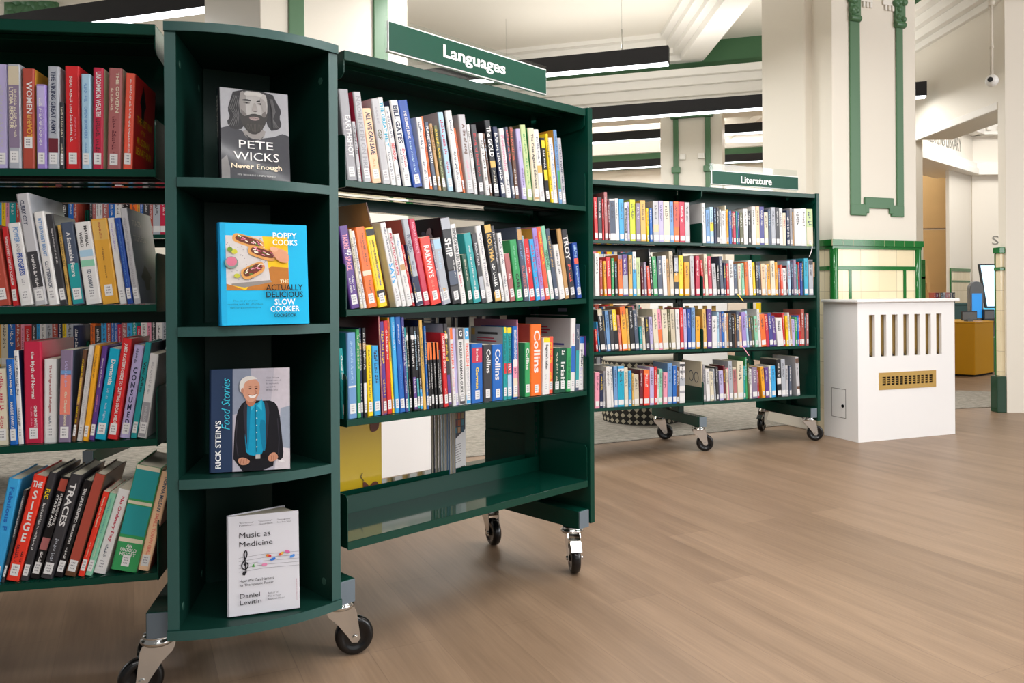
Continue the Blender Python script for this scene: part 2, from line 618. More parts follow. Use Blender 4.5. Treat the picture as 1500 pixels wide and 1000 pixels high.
# right: wall that runs straight away with a wide opening under a lintel
mb = MB()
mb.box(3.70, 4.05, 6.03, 7.32, 2.30, 3.10, CREAM)
mb.box(3.70, 3.78, 7.32, 9.6, 0.0, 3.10, CREAM)
struct(mb, 'wall_right', 'cream wall over the opening to the childrens library')
mb = MB()
mb.box(3.70, 4.0, 5.7, 9.6, 3.36, CEIL, FRIEZE)
struct(mb, 'wall_right_frieze', 'green frieze of the right wall')
mb = MB()
for z0, z1, x in ((3.30, 3.36, 3.46), (3.22, 3.30, 3.54), (3.14, 3.22, 3.60), (3.08, 3.14, 3.66)):
    mb.box(x, 4.0, 5.7, 9.6, z0, z1, CORNICE)
struct(mb, 'trim_9', 'white cornice of the right wall', 0.006)
mb = MB()
mb.box(3.68, 3.72, 6.03, 7.32, 2.28, 2.34, CORNICE)
struct(mb, 'trim_10', 'moulded edge of the lintel', 0.006)
# right pier at the frame edge
mb = MB()
mb.box(3.685, 5.6, 5.94, 6.03, 0.0, CEIL, CREAM)
struct(mb, 'wall_right_pier', 'white pier at the right edge')
mb = MB()
mb.box(3.655, 3.70, 5.965, 6.03, 0.27, 1.19, TILEC)
mb.box(3.64, 3.70, 5.95, 6.03, 1.19, 1.235, TILEG)
mb.box(3.645, 3.70, 5.955, 6.03, 1.06, 1.085, TILEG)
mb.box(3.615, 3.70, 5.945, 6.03, 0.0, 0.27, TILEDK)
mb.box(3.650, 3.70, 6.018, 6.032, 0.27, 1.19, TILEG)
struct(mb, 'trim_11', 'glazed tile dado on the right pier', 0.004)
mb = MB()
mb.box(3.66, 3.79, 7.30, 9.0, 1.15, 1.2, TILEG)
mb.box(3.68, 3.785, 7.305, 9.0, 0.0, 1.15, TILEC)
for y in (7.30, 7.40):
    mb.box(3.672, 3.79, y, y + .025, 0.0, 1.15, TILEG)
mb.box(3.67, 3.79, 7.30, 9.0, 1.02, 1.045, TILEG)
struct(mb, 'trim_12', 'glazed tile dado beyond the opening', 0.003)

# childrens library beyond the opening
A0, A1_ = (4.62, 9.08), (6.14, 10.5)
FL2 = Frame(degrees(atan2(A1_[0] - A0[0], A1_[1] - A0[1])), *A0)
Lp = hypot(A1_[0] - A0[0], A1_[1] - A0[1])
mb = MB()
hall_box(mb, -.6, Lp, 0.0, 0.5, 2.52, 2.60, CORNICE, FL2)
hall_box(mb, -.6, Lp, 0.05, 0.5, 2.60, 2.95, CREAM, FL2)
hall_box(mb, -.6, Lp, -.1, 0.5, 2.95, 3.35, CORNICE, FL2)
hall_box(mb, -.6, Lp - .02, -.03, 0.5, 2.44, 2.52, CORNICE, FL2)
mb.box(6.10, 9, 10.5, 10.9, 2.44, 2.6, CORNICE)
mb.box(6.10, 9, 10.55, 10.9, 2.6, 2.95, CREAM)
mb.box(6.10, 9, 10.4, 10.9, 2.95, 3.35, CORNICE)
for k in range(14):
    mb.box(6.2 + .14 * k, 6.26 + .14 * k, 10.36, 10.4, 3.0, 3.05, CORNICE)
struct(mb, 'trim_13', 'white cornice of the childrens library', 0.005)
mb = MB()
mb.box(6.14, 9.0, 10.62, 10.9, 0.0, 2.5, CREAM)
e0 = FL2.on(1392, 400, .1)[0]
hall_box(mb, e0, Lp + .1, 0.1, 0.14, 0.0, 2.5, CREAM, FL2)
struct(mb, 'wall_library', 'cream walls of the childrens library')
mb = MB()
hall_box(mb, e0 - .005, Lp, 0.085, 0.1, 1.16, 1.20, TILEG, FL2)
hall_box(mb, e0 - .005, Lp, 0.09, 0.1, 1.02, 1.045, TILEG, FL2)
hall_box(mb, e0 - .005, e0 + .03, 0.085, 0.1, 0.0, 1.16, TILEG, FL2)
hall_box(mb, e0, Lp, 0.093, 0.1, 0.0, 1.16, TILEC, FL2)
struct(mb, 'trim_14', 'tile dado in the childrens library')
ply = mat('birch_plywood_wall', 'e8c48c', 0.5, vary=0.08, vscale=3)
mb = MB()
mb.box(4.2, 6.4, 11.3, 11.4, 0.0, 1.78, ply)
mb.box(4.2, 6.4, 11.3, 11.4, 1.80, 2.9, ply)
struct(mb, 'wall_plywood', 'birch plywood wall panels in the childrens library')
mb = MB()
mb.box(3.5, 10, 8.0, 13, 3.35, 3.45, CREAM2)
struct(mb, 'ceiling_library', 'ceiling of the childrens library')
mb = MB()
write(mb, 'CHILDRENS LIBRARY', FL2.w(FL2.on(1385, 220, .04)[0], 0.046, 2.775), (*FL2.eh, 0), (0, 0, 1), 1.32, 0.17, mat('grey_lettering', '8a8880', 0.6), bold=-.005)
o = mb.build('wall_lettering')
tag(o, 'grey CHILDRENS LIBRARY letters on the white cornice', 'lettering', kind='structure')
mb = MB()
write(mb, 'S\nSER', (6.58, 10.615, 1.66), (1, 0, 0), (0, 0, 1), 0.36, 0.27, mat('grey_lettering', '8a8880', 0.6), bold=-.005)
o = mb.build('wall_lettering')
tag(o, 'faint grey letters on the wall above the screen', 'lettering', kind='structure')

# ------------------------------------------------------------------ pillars
def pillar(F, e0, e1, n0, depth, bands, side_pier=None, top_orn=True):
    r = empty('pillar', F.w((e0 + e1) / 2, n0, 0), F.rot)
    r['kind'] = 'structure'
    cx = (e0 + e1) / 2
    def B(mb, a, b, c, d, z0, z1, m):
        mb.box(a - cx, b - cx, c - n0, d - n0, z0, z1, m)
    D = n0 + depth
    mb = MB()
    B(mb, e0, e1, n0, D, 0, CEIL, CREAM)
    if side_pier:
        for s in side_pier:
            B(mb, *s, 0, CEIL, CREAM)
    mb.build('shaft', r, 0.006)
    mb = MB()
    t = 0.012
    B(mb, e0 - t, e1 + t, n0 - t, D, 0.0, 1.20, TILEC)
    mb.build('tile_dado', r)
    mb = MB()
    B(mb, e0 - .03, e1 + .03, n0 - .03, D, 1.205, 1.245, TILEG)
    B(mb, e0 - .022, e1 + .022, n0 - .022, D, 1.185, 1.205, TILEG)
    B(mb, e0 - .018, e1 + .018, n0 - .018, D, 1.05, 1.075, TILEG)
    for a in (e0 + .115, e1 - .135):
        B(mb, a, a + .022, n0 - .017, n0, 0, 1.05, TILEG)
    for a in (e0, e1):
        mb.cyl((a - cx + (.004 if a == e0 else -.004), -.004, 0), (a - cx + (.004 if a == e0 else -.004), -.004, 1.19), 0.026, TILEG, 18)
    for k in range(10):
        a = e0 - .03 + (e1 - e0 + .06) * k / 9
        B(mb, a - .0008, a + .0008, n0 - .0306, n0 - .02, 1.205, 1.245, mat('grout', 'cdbf9a', .7))
    mb.build('green_tile_trim', r, 0.004)
    mb = MB()
    (b0, b1), (b2, b3), zb, zt = bands
    B(mb, b0, b1, n0 - .012, n0, zb, zt, MOULD)
    B(mb, b2, b3, n0 - .012, n0, zb, zt, MOULD)
    w = b1 - b0
    bx = (b2 - b1)
    zz = zb
    B(mb, b0, b1 + bx * .16, n0 - .013, n0, zz - w * .1, zz + w * .8, MOULD)
    B(mb, b2 - bx * .16, b3, n0 - .013, n0, zz - w * .1, zz + w * .8, MOULD)
    B(mb, b1 + bx * .10, b2 - bx * .10, n0 - .0135, n0, zz + w * .5, zz + w * 1.35, MOULD)
    B(mb, b1 + bx * .10, b1 + bx * .22, n0 - .014, n0, zz + w * .1, zz + w * 1.0, MOULD)
    B(mb, b2 - bx * .22, b2 - bx * .10, n0 - .014, n0, zz + w * .1, zz + w * 1.0, MOULD)
    mb.build('green_moulding', r, 0.005)
    if top_orn:
        mb = MB()
        rg = random.Random(4)
        for a, b in ((b0, b1), (b2, b3)):
            c = (a + b) / 2 - cx
            z0 = zt - .02
            for k in range(26):
                z = z0 + .03 + .5 * rg.random()
                x = c + rg.uniform(-.5, .5) * w * .9
                mb.lathe([(0, -.02), (.02, -.015), (.028, 0), (.016, .018), (0, .022)], (x, -.014, z), (rg.uniform(-.4, .4), -1, rg.uniform(-.5, .5)), MOULD, 9)
            mb.box(c - w * .5, c + w * .5, -.022, 0, z0, z0 + .6, MOULD)
            mb.cyl((c - w * .5, -.012, z0), (c + w * .5, -.012, z0), .022, MOULD, 10)
        mb.build('foliage_ornament', r, 0.004)
        mb = MB()
        for a, s in ((b1, 1), (b2, -1)):
            x0, x1 = sorted((a - cx + s * .01, a - cx + s * .11))
            mb.box(x0, x1, -.012, 0, zt + .10, zt + .17, CORNICE)
            for k in range(3):
                xx = x0 + .018 + k * .03
                mb.box(xx, xx + .018, -.0125, 0, zt + .065, zt + .10, CORNICE)
        mb.build('white_bracket', r, 0.003)
    return r
fe = lambda F, px, n: F.on(px, 430, n)[0]
n1 = 0.302
zb1 = FR.on(1285, 322, n1)[1]
zt1 = FR.on(1256, 30, n1)[1]
pillar(FR, fe(FR, 1221, n1), fe(FR, 1344, n1), n1, 0.62,
       ((fe(FR, 1246, n1), fe(FR, 1261, n1)), (fe(FR, 1314, n1), fe(FR, 1324, n1)), zb1, zt1),
       side_pier=[(fe(FR, 1221, n1) - .06, fe(FR, 1344, n1), n1 + .18, n1 + .62)])
FR2 = Frame(48, -0.554, 4.04)
n2 = 0.30
pillar(FR2, fe(FR2, 384, n2), fe(FR2, 600, n2), n2, 0.7,
       ((fe(FR2, 425, n2), fe(FR2, 448, n2)), (fe(FR2, 549, n2), fe(FR2, 570, n2)), 1.45, 3.2), top_orn=False)
FR3 = Frame(107.46, *HF.w(hx(959), -.29)[:2])

# ------------------------------------------------------------------ radiator covers
def radiator(F, e0, e1, depth, H, label, slots=None, full=True):
    r = empty('radiator_cover', F.w(e0, 0, 0), F.rot)
    tag(r, label, 'radiator cover', 'white boxed radiator covers')
    W = e1 - e0
    sl0, sl1 = .512, .768
    g = [(.088 + .0905 * k, .133 + .0905 * k) for k in range(7)]
    sc = W / .786
    g = [(a * sc, b * sc) for a, b in g]
    vt = (.165 * sc, .62 * sc, .313, .41)
    mb = MB()
    T_ = 0.02
    xs = [0] + [v for ab in g for v in ab] + [W]
    for k in range(0, len(xs), 2):
        mb.box(xs[k], xs[k + 1], 0, T_, sl0, sl1, RADW)
    mb.box(0, W, 0, T_, sl1, H - .018, RADW)
    mb.box(0, W, 0, T_, vt[3], sl0, RADW)
    mb.box(0, vt[0], 0, T_, vt[2], vt[3], RADW)
    mb.box(vt[1], W, 0, T_, vt[2], vt[3], RADW)
    mb.box(0, W, 0, T_, 0.0, vt[2], RADW)
    mb.build('front_panel', r)
    for a in (0, W - T_):
        mb = MB()
        mb.box(a, a + T_, T_, depth, 0, H - .018, RADW)
        mb.build('side_panel', r)
    mb = MB()
    mb.box(-.022, W + .022, -.022, depth, H - .018, H, RADW)
    mb.build('top', r, 0.004)
    for a, b in g:
        q = MB()
        q.quad((a - .003, T_ + .004, sl0 - .004), (b + .003, T_ + .004, sl0 - .004), (b + .003, T_ + .004, sl1 + .004), (a - .003, T_ + .004, sl1 + .004), mat('dark_void', '2a2012', .8))
        if full:
            z = sl0
            st = .011
            while z < sl1:
                for s in (1, -1):
                    x0, x1 = (a, b) if s > 0 else (b, a)
                    q.add([(x0, T_ + .0015, z), (x0, T_ + .0015, z + .0035), (x1, T_ + .0015, z + .0455), (x1, T_ + .0015, z + .042)], [(0, 1, 2, 3)], BRASS)
                z += st
        else:
            q.quad((a, T_ + .002, sl0), (b, T_ + .002, sl0), (b, T_ + .002, sl1), (a, T_ + .002, sl1), BRASS)
        q.build('brass_grille', r)
    q = MB()
    x0, x1, z0, z1 = vt
    m = .022
    q.box(x0 - .004, x1 + .004, -.003, .006, z0 - .004, z0 + m, BRASS)
    q.box(x0 - .004, x1 + .004, -.003, .006, z1 - m, z1 + .004, BRASS)
    q.box(x0 - .004, x0 + m, -.003, .006, z0 + m, z1 - m, BRASS)
    q.box(x1 - m, x1 + .004, -.003, .006, z0 + m, z1 - m, BRASS)
    q.quad((x0, .012, z0), (x1, .012, z0), (x1, .012, z1), (x0, .012, z1), mat('dark_void', '2a2012', .8))
    for k in range(1, 12):
        xx = x0 + m + (x1 - x0 - 2 * m) * k / 12
        q.box(xx - .005, xx + .005, -.002, .004, z0 + m, z1 - m, BRASS)
    for k in range(1, 4):
        zz = z0 + m + (z1 - z0 - 2 * m) * k / 4
        q.box(x0 + m, x1 - m, .004, .007, zz - .0018, zz + .0018, BRASS)
    q.build('brass_vent', r)
    if full:
        h = MB()
        y0, y1, z0, z1 = .10, .22, .13, .31
        gm = mat('panel_gap', '6a6662', .7)
        for a, b, c, d in ((y0, y1, z0, z0 + .003), (y0, y1, z1 - .003, z1), (y0, y0 + .003, z0, z1), (y1 - .003, y1, z0, z1)):
            h.box(-.0008, .0, a, b, c, d, gm)
        o = h.build('access_hatch', r)
        l = MB()
        l.cyl((-.004, .125, .205), (0.001, .125, .205), .010, WHEEL, 16)
        l.build('lock', o)
    return r
RAD1 = radiator(FR, 0.0, 0.786, 0.288, 0.862, 'white radiator cover with seven brass grille slots beside the right pillar')
radiator(FR2, -.56, .24, 0.286, 0.862, 'white radiator cover seen through the near bookcase under the left pillar', full=False)
radiator(FR3, 0.0, 0.82, 0.286, 0.862, 'white radiator cover seen through the gaps of the far bookcase', full=False)

# ------------------------------------------------------------------ linear ceiling lights
BZ = 2.60
def light_bar(p, length, label, BZ=BZ):
    """p = right-hand end on plan"""
    d = Vector((*HALL, 0)).normalized()
    c = Vector((p[0], p[1], 0)) - d * (length / 2)
    r = empty('linear_pendant_light', (c.x, c.y, BZ), atan2(d.y, d.x))
    tag(r, label, 'light', 'black linear pendant lights')
    L_ = length / 2
    mb = MB()
    mb.box(-L_, L_, -.038, .038, 0.012, 0.135, BARBLK)
    mb.build('housing', r, 0.002)
    mb = MB()
    mb.box(-L_ + .006, L_ - .006, -.036, .036, 0.0, 0.012, LED)
    mb.build('diffuser', r)
    for x in (-L_ + .35, L_ - .35):
        mb = MB()
        mb.cyl((x, 0, .135), (x, 0, CEIL - BZ), .0015, WIRE, 6)
        mb.cyl((x, 0, .135), (x, 0, .30), .004, WIRE, 8)
        mb.build('suspension_wire', r)
    area_light('lamp_light', (c.x, c.y, BZ - .01), (length - .4, .07), LAMP_WATT * length, (0, 0, atan2(d.y, d.x)))
    area_light('ceiling_fill', (c.x, c.y, BZ + .14), (length - .8, .05), LAMP_WATT * CEIL_FILL * length, (pi, 0, atan2(d.y, d.x)))  # added fill on top of the bar, aimed at the ceiling
    return r
def bar_end(px, py, BZ=BZ):
    X, Z = ray(px, py)
    t = (BZ - EYE) / Z
    return X * t, t
light_bar(bar_end(985, 98), 3.4, 'black light bar hanging right of the Languages sign')
light_bar(bar_end(1361, 151), 4.2, 'long black light bar passing behind the tall pillar, above the Literature sign')
light_bar(bar_end(1165, 197, 3.0), 5.0, 'black light bar in the far hall, upper of two seen through the arches', 3.0)
light_bar(bar_end(1175, 239, 3.0), 6.0, 'black light bar in the far hall, lower of two seen through the arches', 3.0)
light_bar(bar_end(340, 6), 2.6, 'black light bar at the top left above the left bookcase')
# further rows of the same lamps over the camera side of the room (above the frame)
for x, y, L_ in ((2.6, 3.4, 3.4), (2.4, 1.2, 3.6), (2.6, -1.2, 4.0), (5.0, -.2, 3.0)):
    light_bar((x, y), L_, 'black light bar of the rows above the camera')
# ------------------------------------------------------------------ mobile bookcases
DEPTH = 0.50
LIP = 0.0165

def line_z(fr, pts, n=0.0):
    (e0, z0), (e1, z1) = fr.on(*pts[0], n), fr.on(*pts[1], n)
    return lambda e: z0 + (z1 - z0) * (e - e0) / (e1 - e0)

SHELF = {
    'A': [line_z(FA, p) for p in (((509.5, 260), (861.3, 303.6)), ((507, 450.3), (860.5, 438.6)), ((507.7, 612), (860, 572.6)), ((507, 790), (857, 705)))],
    'B': [line_z(FB, p) for p in (((874, 353), (1196, 366.5)), ((888, 435.3), (1196, 438.3)), ((875, 517), (1194, 511.8)), ((875, 600), (1192.5, 584)))],
    'C': [line_z(FC, p) for p in (((0, 236), (230, 241)), ((0, 439), (230, 438.4)), ((0, 643.6), (227.8, 634.8)), ((0, 845.8), (227.7, 831)))],
}
TOPZ = {'A': line_z(FA, ((505.9, 68.8), (864, 161))), 'B': line_z(FB, ((874, 264.5), (1197, 290.2))), 'C': line_z(FC, ((0, 16.7), (231.6, 28.3)))}

def bracket(mb, e, z, n0, n1, up=0.115, down=0.018, th=0.0022):
    """steel end plate of a shelf with a rounded front top corner"""
    s = 1 if n1 > n0 else -1
    r = 0.014
    pts = [(n0, z - down), (n1, z - down), (n1, z + up)]
    for k in range(5):
        a = pi / 2 * (k / 4)
        pts.append((n0 + s * (r - r * sin(a)), z + up - r + r * cos(a)))
    if s < 0:
        pts = pts[::-1]
    mb.prism(pts, e - th / 2, e + th / 2, GREEN, 'x')

def shelf(parent, e0, e1, zf, n0, n1, tray=False):
    """n0 = front edge, n1 = edge at the middle of the case"""
    s = 1 if n1 > n0 else -1
    a, b = min(n0, n1), max(n0, n1)
    za, zb = zf(e0), zf(e1)
    mb = MB()
    mb.slab(e0, e1, a, b, za, zb, 0.0018, GLOSS)
    f0, f1 = (n0, n0 + 0.002) if s > 0 else (n0 - 0.002, n0)
    mb.slab(e0, e1, f0, f1, za, zb, LIP if not tray else 0.0215, GREEN)
    r0, r1 = (n0 + 0.012, n0 + 0.0135) if s > 0 else (n0 - 0.0135, n0 - 0.012)
    mb.slab(e0, e1, r0, r1, za - 0.002, zb - 0.002, 0.008, GREEN)
    for q in (0.11, 0.15):                       # guide rails for hanging book supports
        m0 = n0 + s * q
        mb.slab(e0 + .01, e1 - .01, min(m0, m0 + s * .014), max(m0, m0 + s * .014), za - 0.0018, zb - 0.0018, 0.005, DARK)
    if tray:
        k0, k1 = sorted((n1, n1 + s * 0.002))
        mb.slab(e0, e1, k0, k1, za + 0.05, zb + 0.05, 0.06, GREEN)
    o = mb.build('shelf', parent, 0.0007, 1)
    for e, z in ((e0 + 0.0012, za), (e1 - 0.0012, zb)):
        bm_ = MB()
        bracket(bm_, e, z, n0 + s * 0.0015, n1 - s * 0.004)
        bm_.build('end_bracket', o)
    return o

def caster(parent, e, n, ang, brake=False, top=0.145):
    """swivel caster; ang = direction the wheel trails, in the local frame"""
    R_, W_ = 0.0485, 0.03
    ca, sa = cos(ang), sin(ang)
    def T(x, y, z):                              # x trailing, y sideways
        return (e + x * ca - y * sa, n + x * sa + y * ca, z)
    mb = MB()
    mb.lathe([(0, top), (0.030, top), (0.033, top - .004), (0.031, top - .007), (0.037, top - .010), (0.038, top - .017), (0.034, top - .022), (0, top - .022)], (e, n, 0), (0, 0, 1), CHROME)
    for sgn in (-1, 1):
        y0, y1 = sgn * (W_ / 2 + 0.004), sgn * (W_ / 2 + 0.0065)
        prof = [(-0.034, top - .018), (0.034, top - .018), (0.040, top - .03), (0.047, R_ + 0.012), (0.049, R_ - 0.003), (0.042, R_ - 0.013), (0.028, R_ - 0.012), (0.018, R_ + 0.004), (-0.008, top - .058), (-0.028, top - .040), (-0.034, top - .028)]
        v = [T(x, y0, z) for x, z in prof] + [T(x, y1, z) for x, z in prof]
        k = len(prof)
        f = [(i, (i + 1) % k, k + (i + 1) % k, k + i) for i in range(k)] + [tuple(range(k)), tuple(range(k, 2 * k))]
        mb.add(v, f, CHROME)
        mb.cyl(T(0.036, y1, R_), T(0.036, y1 + sgn * 0.006, R_), 0.0075, CHROME, 6)
    v = [T(x, y, z) for x, z in ((-0.027, top - .014), (0.027, top - .014), (0.027, top - .019), (-0.027, top - .019)) for y in (-W_ / 2 - .0065, W_ / 2 + .0065)]
    mb.add(v, [(0, 1, 3, 2), (4, 6, 7, 5), (0, 2, 4, 6), (1, 7, 5, 3), (0, 6, 7, 1), (2, 3, 5, 4)], CHROME)
    wf = W_ / 2 + .0065
    v = [T(x, y, z) for x, z in ((-0.034, top - .018), (-0.034, top - .028), (-0.028, top - .040), (-0.014, top - .054)) for y in (-wf, wf)]
    mb.add(v, [(0, 1, 3, 2), (2, 3, 5, 4), (4, 5, 7, 6)], CHROME)
    o = mb.build('caster', parent)
    wm = MB()
    c = T(0.036, 0, R_)
    ax = (-sa, ca, 0)
    h = W_ / 2
    wm.lathe([(0.010, -h), (0.028, -h + .003), (0.031, -h), (0.041, -h), (0.0465, -h + .004), (R_, -h * .3), (R_, h * .3), (0.0465, h - .004), (0.041, h), (0.031, h), (0.028, h - .003), (0.010, h)], c, ax, WHEEL, 32)
    wm.build('wheel', o)
    if brake:
        bm_ = MB()
        P = [(0.020, top - .03), (0.062, top - .036), (0.083, top - .058), (0.086, top - .064), (0.080, top - .064), (0.060, top - .044), (0.020, top - .040)]
        v = [T(x, y, z) for y in (-0.017, 0.017) for x, z in P]
        k = len(P)
        bm_.add(v, [(i, (i + 1) % k, k + (i + 1) % k, k + i) for i in range(k)] + [tuple(range(k)), tuple(range(k, 2 * k))], CHROME)
        bm_.build('brake_pedal', o)
    return o

def foot(parent, e, z=0.145, h=0.058, w=0.05):
    mb = MB()
    mb.box(e - w / 2, e + w / 2, 0.0, DEPTH, z, z + h, GREEN)
    mb.box(e - 0.02, e + 0.02, 0.215, 0.285, z + h, z + h + .06, GREEN)
    o = mb.build('foot_beam', parent, 0.0015)
    for n0, n1 in ((-0.004, 0.004), (DEPTH - 0.004, DEPTH + 0.004)):
        c = MB()
        c.box(e - w / 2 + .002, e + w / 2 - .002, n0, n1, z + .001, z + h - .001, CAPG)
        c.build('end_cap', o, 0.001)
    return o

def upright(parent, e, top=1.49):
    mb = MB()
    mb.box(e - 0.018, e + 0.018, 0.226, 0.274, 0.203, top, GREEN)
    for k in range(44):
        z = 0.24 + k * 0.028
        for n in (0.2258, 0.2742):
            mb.box(e - 0.013, e - 0.009, n - .0004, n + .0004, z, z + .016, DARK)
            mb.box(e + 0.009, e + 0.013, n - .0004, n + .0004, z, z + .016, DARK)
    return mb.build('upright', parent)

def canopy(parent, e0, e1, zf):
    za, zb = zf(e0), zf(e1)
    mb = MB()
    mb.slab(e0, e1, 0.0, DEPTH, za, zb, 0.002, GREEN)
    for n0, n1 in ((0.0, 0.002), (DEPTH - 0.002, DEPTH)):
        mb.slab(e0, e1, n0, n1, za, zb, 0.0245, GREEN)
    for n0, n1 in ((0.002, 0.016), (DEPTH - 0.016, DEPTH - 0.002)):
        mb.slab(e0, e1, n0, n1, za - 0.0225, zb - 0.0225, 0.002, GREEN)
    mb.slab(e0, e1, 0.10, 0.115, za - 0.002, zb - 0.002, 0.012, GREEN)
    o = mb.build('canopy', parent, 0.0008, 1)
    for e, z in ((e0 + .0013, za), (e1 - .0013, zb)):
        b_ = MB()
        b_.prism([(0.003, z - .002), (0.003, z - .055), (0.018, z - .066), (0.225, z - .085), (0.225, z - .002)][::-1], e - .0011, e + .0011, GREEN, 'x')
        b_.prism([(DEPTH - .003, z - .002), (DEPTH - .003, z - .055), (DEPTH - .018, z - .066), (0.275, z - .085), (0.275, z - .002)], e - .0011, e + .0011, GREEN, 'x')
        b_.build('end_bracket', o)
    return o

def bookcase(frame, key, bays, label, tray=False, panels=(), feet=(), casters=()):
    r = empty('mobile_bookcase', (frame.O[0], frame.O[1], 0), frame.rot)
    tag(r, label, 'bookcase', 'green mobile bookcases')
    zs = SHELF[key]
    for (e0, e1) in bays:
        canopy(r, e0, e1, TOPZ[key])
        zt = TOPZ[key]((e0 + e1) / 2)
        mb = MB()
        z1 = zs[0]((e0 + e1) / 2)
        mb.slab(e0 + .002, e1 - .002, 0.248, 0.252, TOPZ[key](e0) - .001, TOPZ[key](e1) - .001, zt - z1 - .02, GREEN)
        mb.build('back_panel', r)
        for k, zf in enumerate(zs):
            last = k == len(zs) - 1
            shelf(r, e0 + .001, e1 - .001, zf, 0.0, 0.224 if not (tray and last) else 0.222, tray and last)
            shelf(r, e0 + .001, e1 - .001, zf, DEPTH, 0.276, tray and last)
            if not last:
                q = MB()
                zm = zf((e0 + e1) / 2)
                q.box(e0 + .02, e1 - .02, 0.238, 0.262, zm - 0.045, zm - 0.012, GREEN)
                q.build('cross_rail', r)
    for e in sorted({round(x, 4) for b in bays for x in b}):
        upright(r, e)
    for e in feet:
        foot(r, e)
    for e0, e1, zb in panels:
        mb = MB()
        mb.box(e0, e1, -0.006, DEPTH + .006, zb, TOPZ[key](e0) + 0.004, GREEN)
        mb.build('end_panel', r, 0.0012)
    for c in casters:
        caster(r, *c)
    return r

CASE_A = bookcase(FA, 'A', [(0.0, 0.917)], 'green mobile bookcase under the Languages sign with an empty bottom tray', tray=True,
                  panels=[(0.922, 0.944, 0.155)], feet=(-0.004, 0.893),
                  casters=[(0.004, 0.045, radians(-25)), (0.893, 0.05, radians(-128), True), (-0.004, 0.45, radians(60)), (0.893, 0.455, radians(-110))])
CASE_B = bookcase(FB, 'B', [(-0.822, -0.001), (0.001, 0.822)], 'long green mobile bookcase under the Literature sign beside the radiator cover',
                  panels=[(0.826, 0.848, 0.125), (-0.848, -0.826, 0.125)], feet=(-0.006, 0.80, -0.80),
                  casters=[(-0.004, 0.045, radians(-25)), (0.803, 0.045, radians(-30)), (-0.006, 0.455, radians(-30)), (0.80, 0.455, radians(-150), True), (-0.80, 0.05, radians(-30)), (-0.80, 0.455, radians(20))])
CASE_C = bookcase(FC, 'C', [(-0.917, -0.001)], 'green mobile bookcase at the left edge beside the curved display unit',
                  feet=(-0.004, -0.905),
                  casters=[(-0.012, 0.035, radians(200)), (-0.905, 0.05, radians(190)), (-0.02, 0.45, radians(160)), (-0.905, 0.455, radians(120))])

# ------------------------------------------------------------------ curved display unit that turns the corner
FLc, FRc = Vector((-0.7605, 1.750)), Vector((-0.4195, 1.928))
cd = (FRc - FLc).normalized()
cn = Vector((-cd.y, cd.x))                     # backwards
WB = (FLc + FRc) / 2
WL = (FRc - FLc).length
W_ROT = atan2(cd.y, cd.x)
def wl(p):                                      # world xy -> local of the display unit
    q = Vector(p) - WB
    return (q.dot(cd), q.dot(cn))
nC, nA = Vector(FC.nh), Vector(FA.nh)
bl, br_ = wl(FLc + nC * 0.30), wl(FRc + nA * 0.30)
fl, fr_ = (-WL / 2, 0.0), (WL / 2, 0.0)
SAG = 0.045
def arc(x0, x1, y0=0.0, extra=0.0, n=20):
    out = []
    for i in range(n + 1):
        x = x0 + (x1 - x0) * i / n
        out.append((x, y0 - extra - SAG * (1 - (2 * x / WL) ** 2)))
    return out
def lerp(a, b, t):
    return (a[0] + (b[0] - a[0]) * t, a[1] + (b[1] - a[1]) * t)
DISP = empty('curved_display_unit', (WB.x, WB.y, 0), W_ROT)
tag(DISP, 'narrow dark green display unit with curved shelves joining the two bookcases', 'display unit')
TH = 0.024
def side_panel(f, b, sgn):
    d = Vector((b[0] - f[0], b[1] - f[1])).normalized()
    nrm = Vector((d.y, -d.x)) * (-sgn) * TH
    mb = MB()
    poly = [f, b, (b[0] + nrm.x, b[1] + nrm.y), (f[0] + nrm.x, f[1] + nrm.y)]
    if sgn > 0: poly = poly[::-1]
    mb.prism(poly, 0.176, 1.492, WEDGE)
    o = mb.build('side_panel', DISP, 0.0012)
    e = MB()
    t_ = -d * 0.0012
    poly = [(f[0] + t_.x, f[1] + t_.y), f, (f[0] + nrm.x, f[1] + nrm.y), (f[0] + nrm.x + t_.x, f[1] + nrm.y + t_.y)]
    if sgn > 0: poly = poly[::-1]
    e.prism(poly, 0.176, 1.492, EDGE)
    e.build('edging', o)
    for z in (1.43, 1.14, 0.81, 0.47, 0.215):
        for q in (0.12, 0.82):
            if z not in (1.43, 0.215) : continue
            p = Vector(lerp(f, b, q)) + nrm * 1.0
            c = MB()
            c.cyl((p.x, p.y, z), (p.x + nrm.x * .05, p.y + nrm.y * .05, z), 0.0085, SCREW, 16)
            c.build('screw_cap', o)
    return nrm
nl = side_panel(fl, bl, -1)
nr = side_panel(fr_, br_, 1)
mb = MB()
mb.prism([(bl[0] + nl.x, bl[1] - .018), (br_[0] + nr.x, br_[1] - .018), br_, bl], 0.176, 1.492, WEDGE)
mb.build('back_panel', DISP)
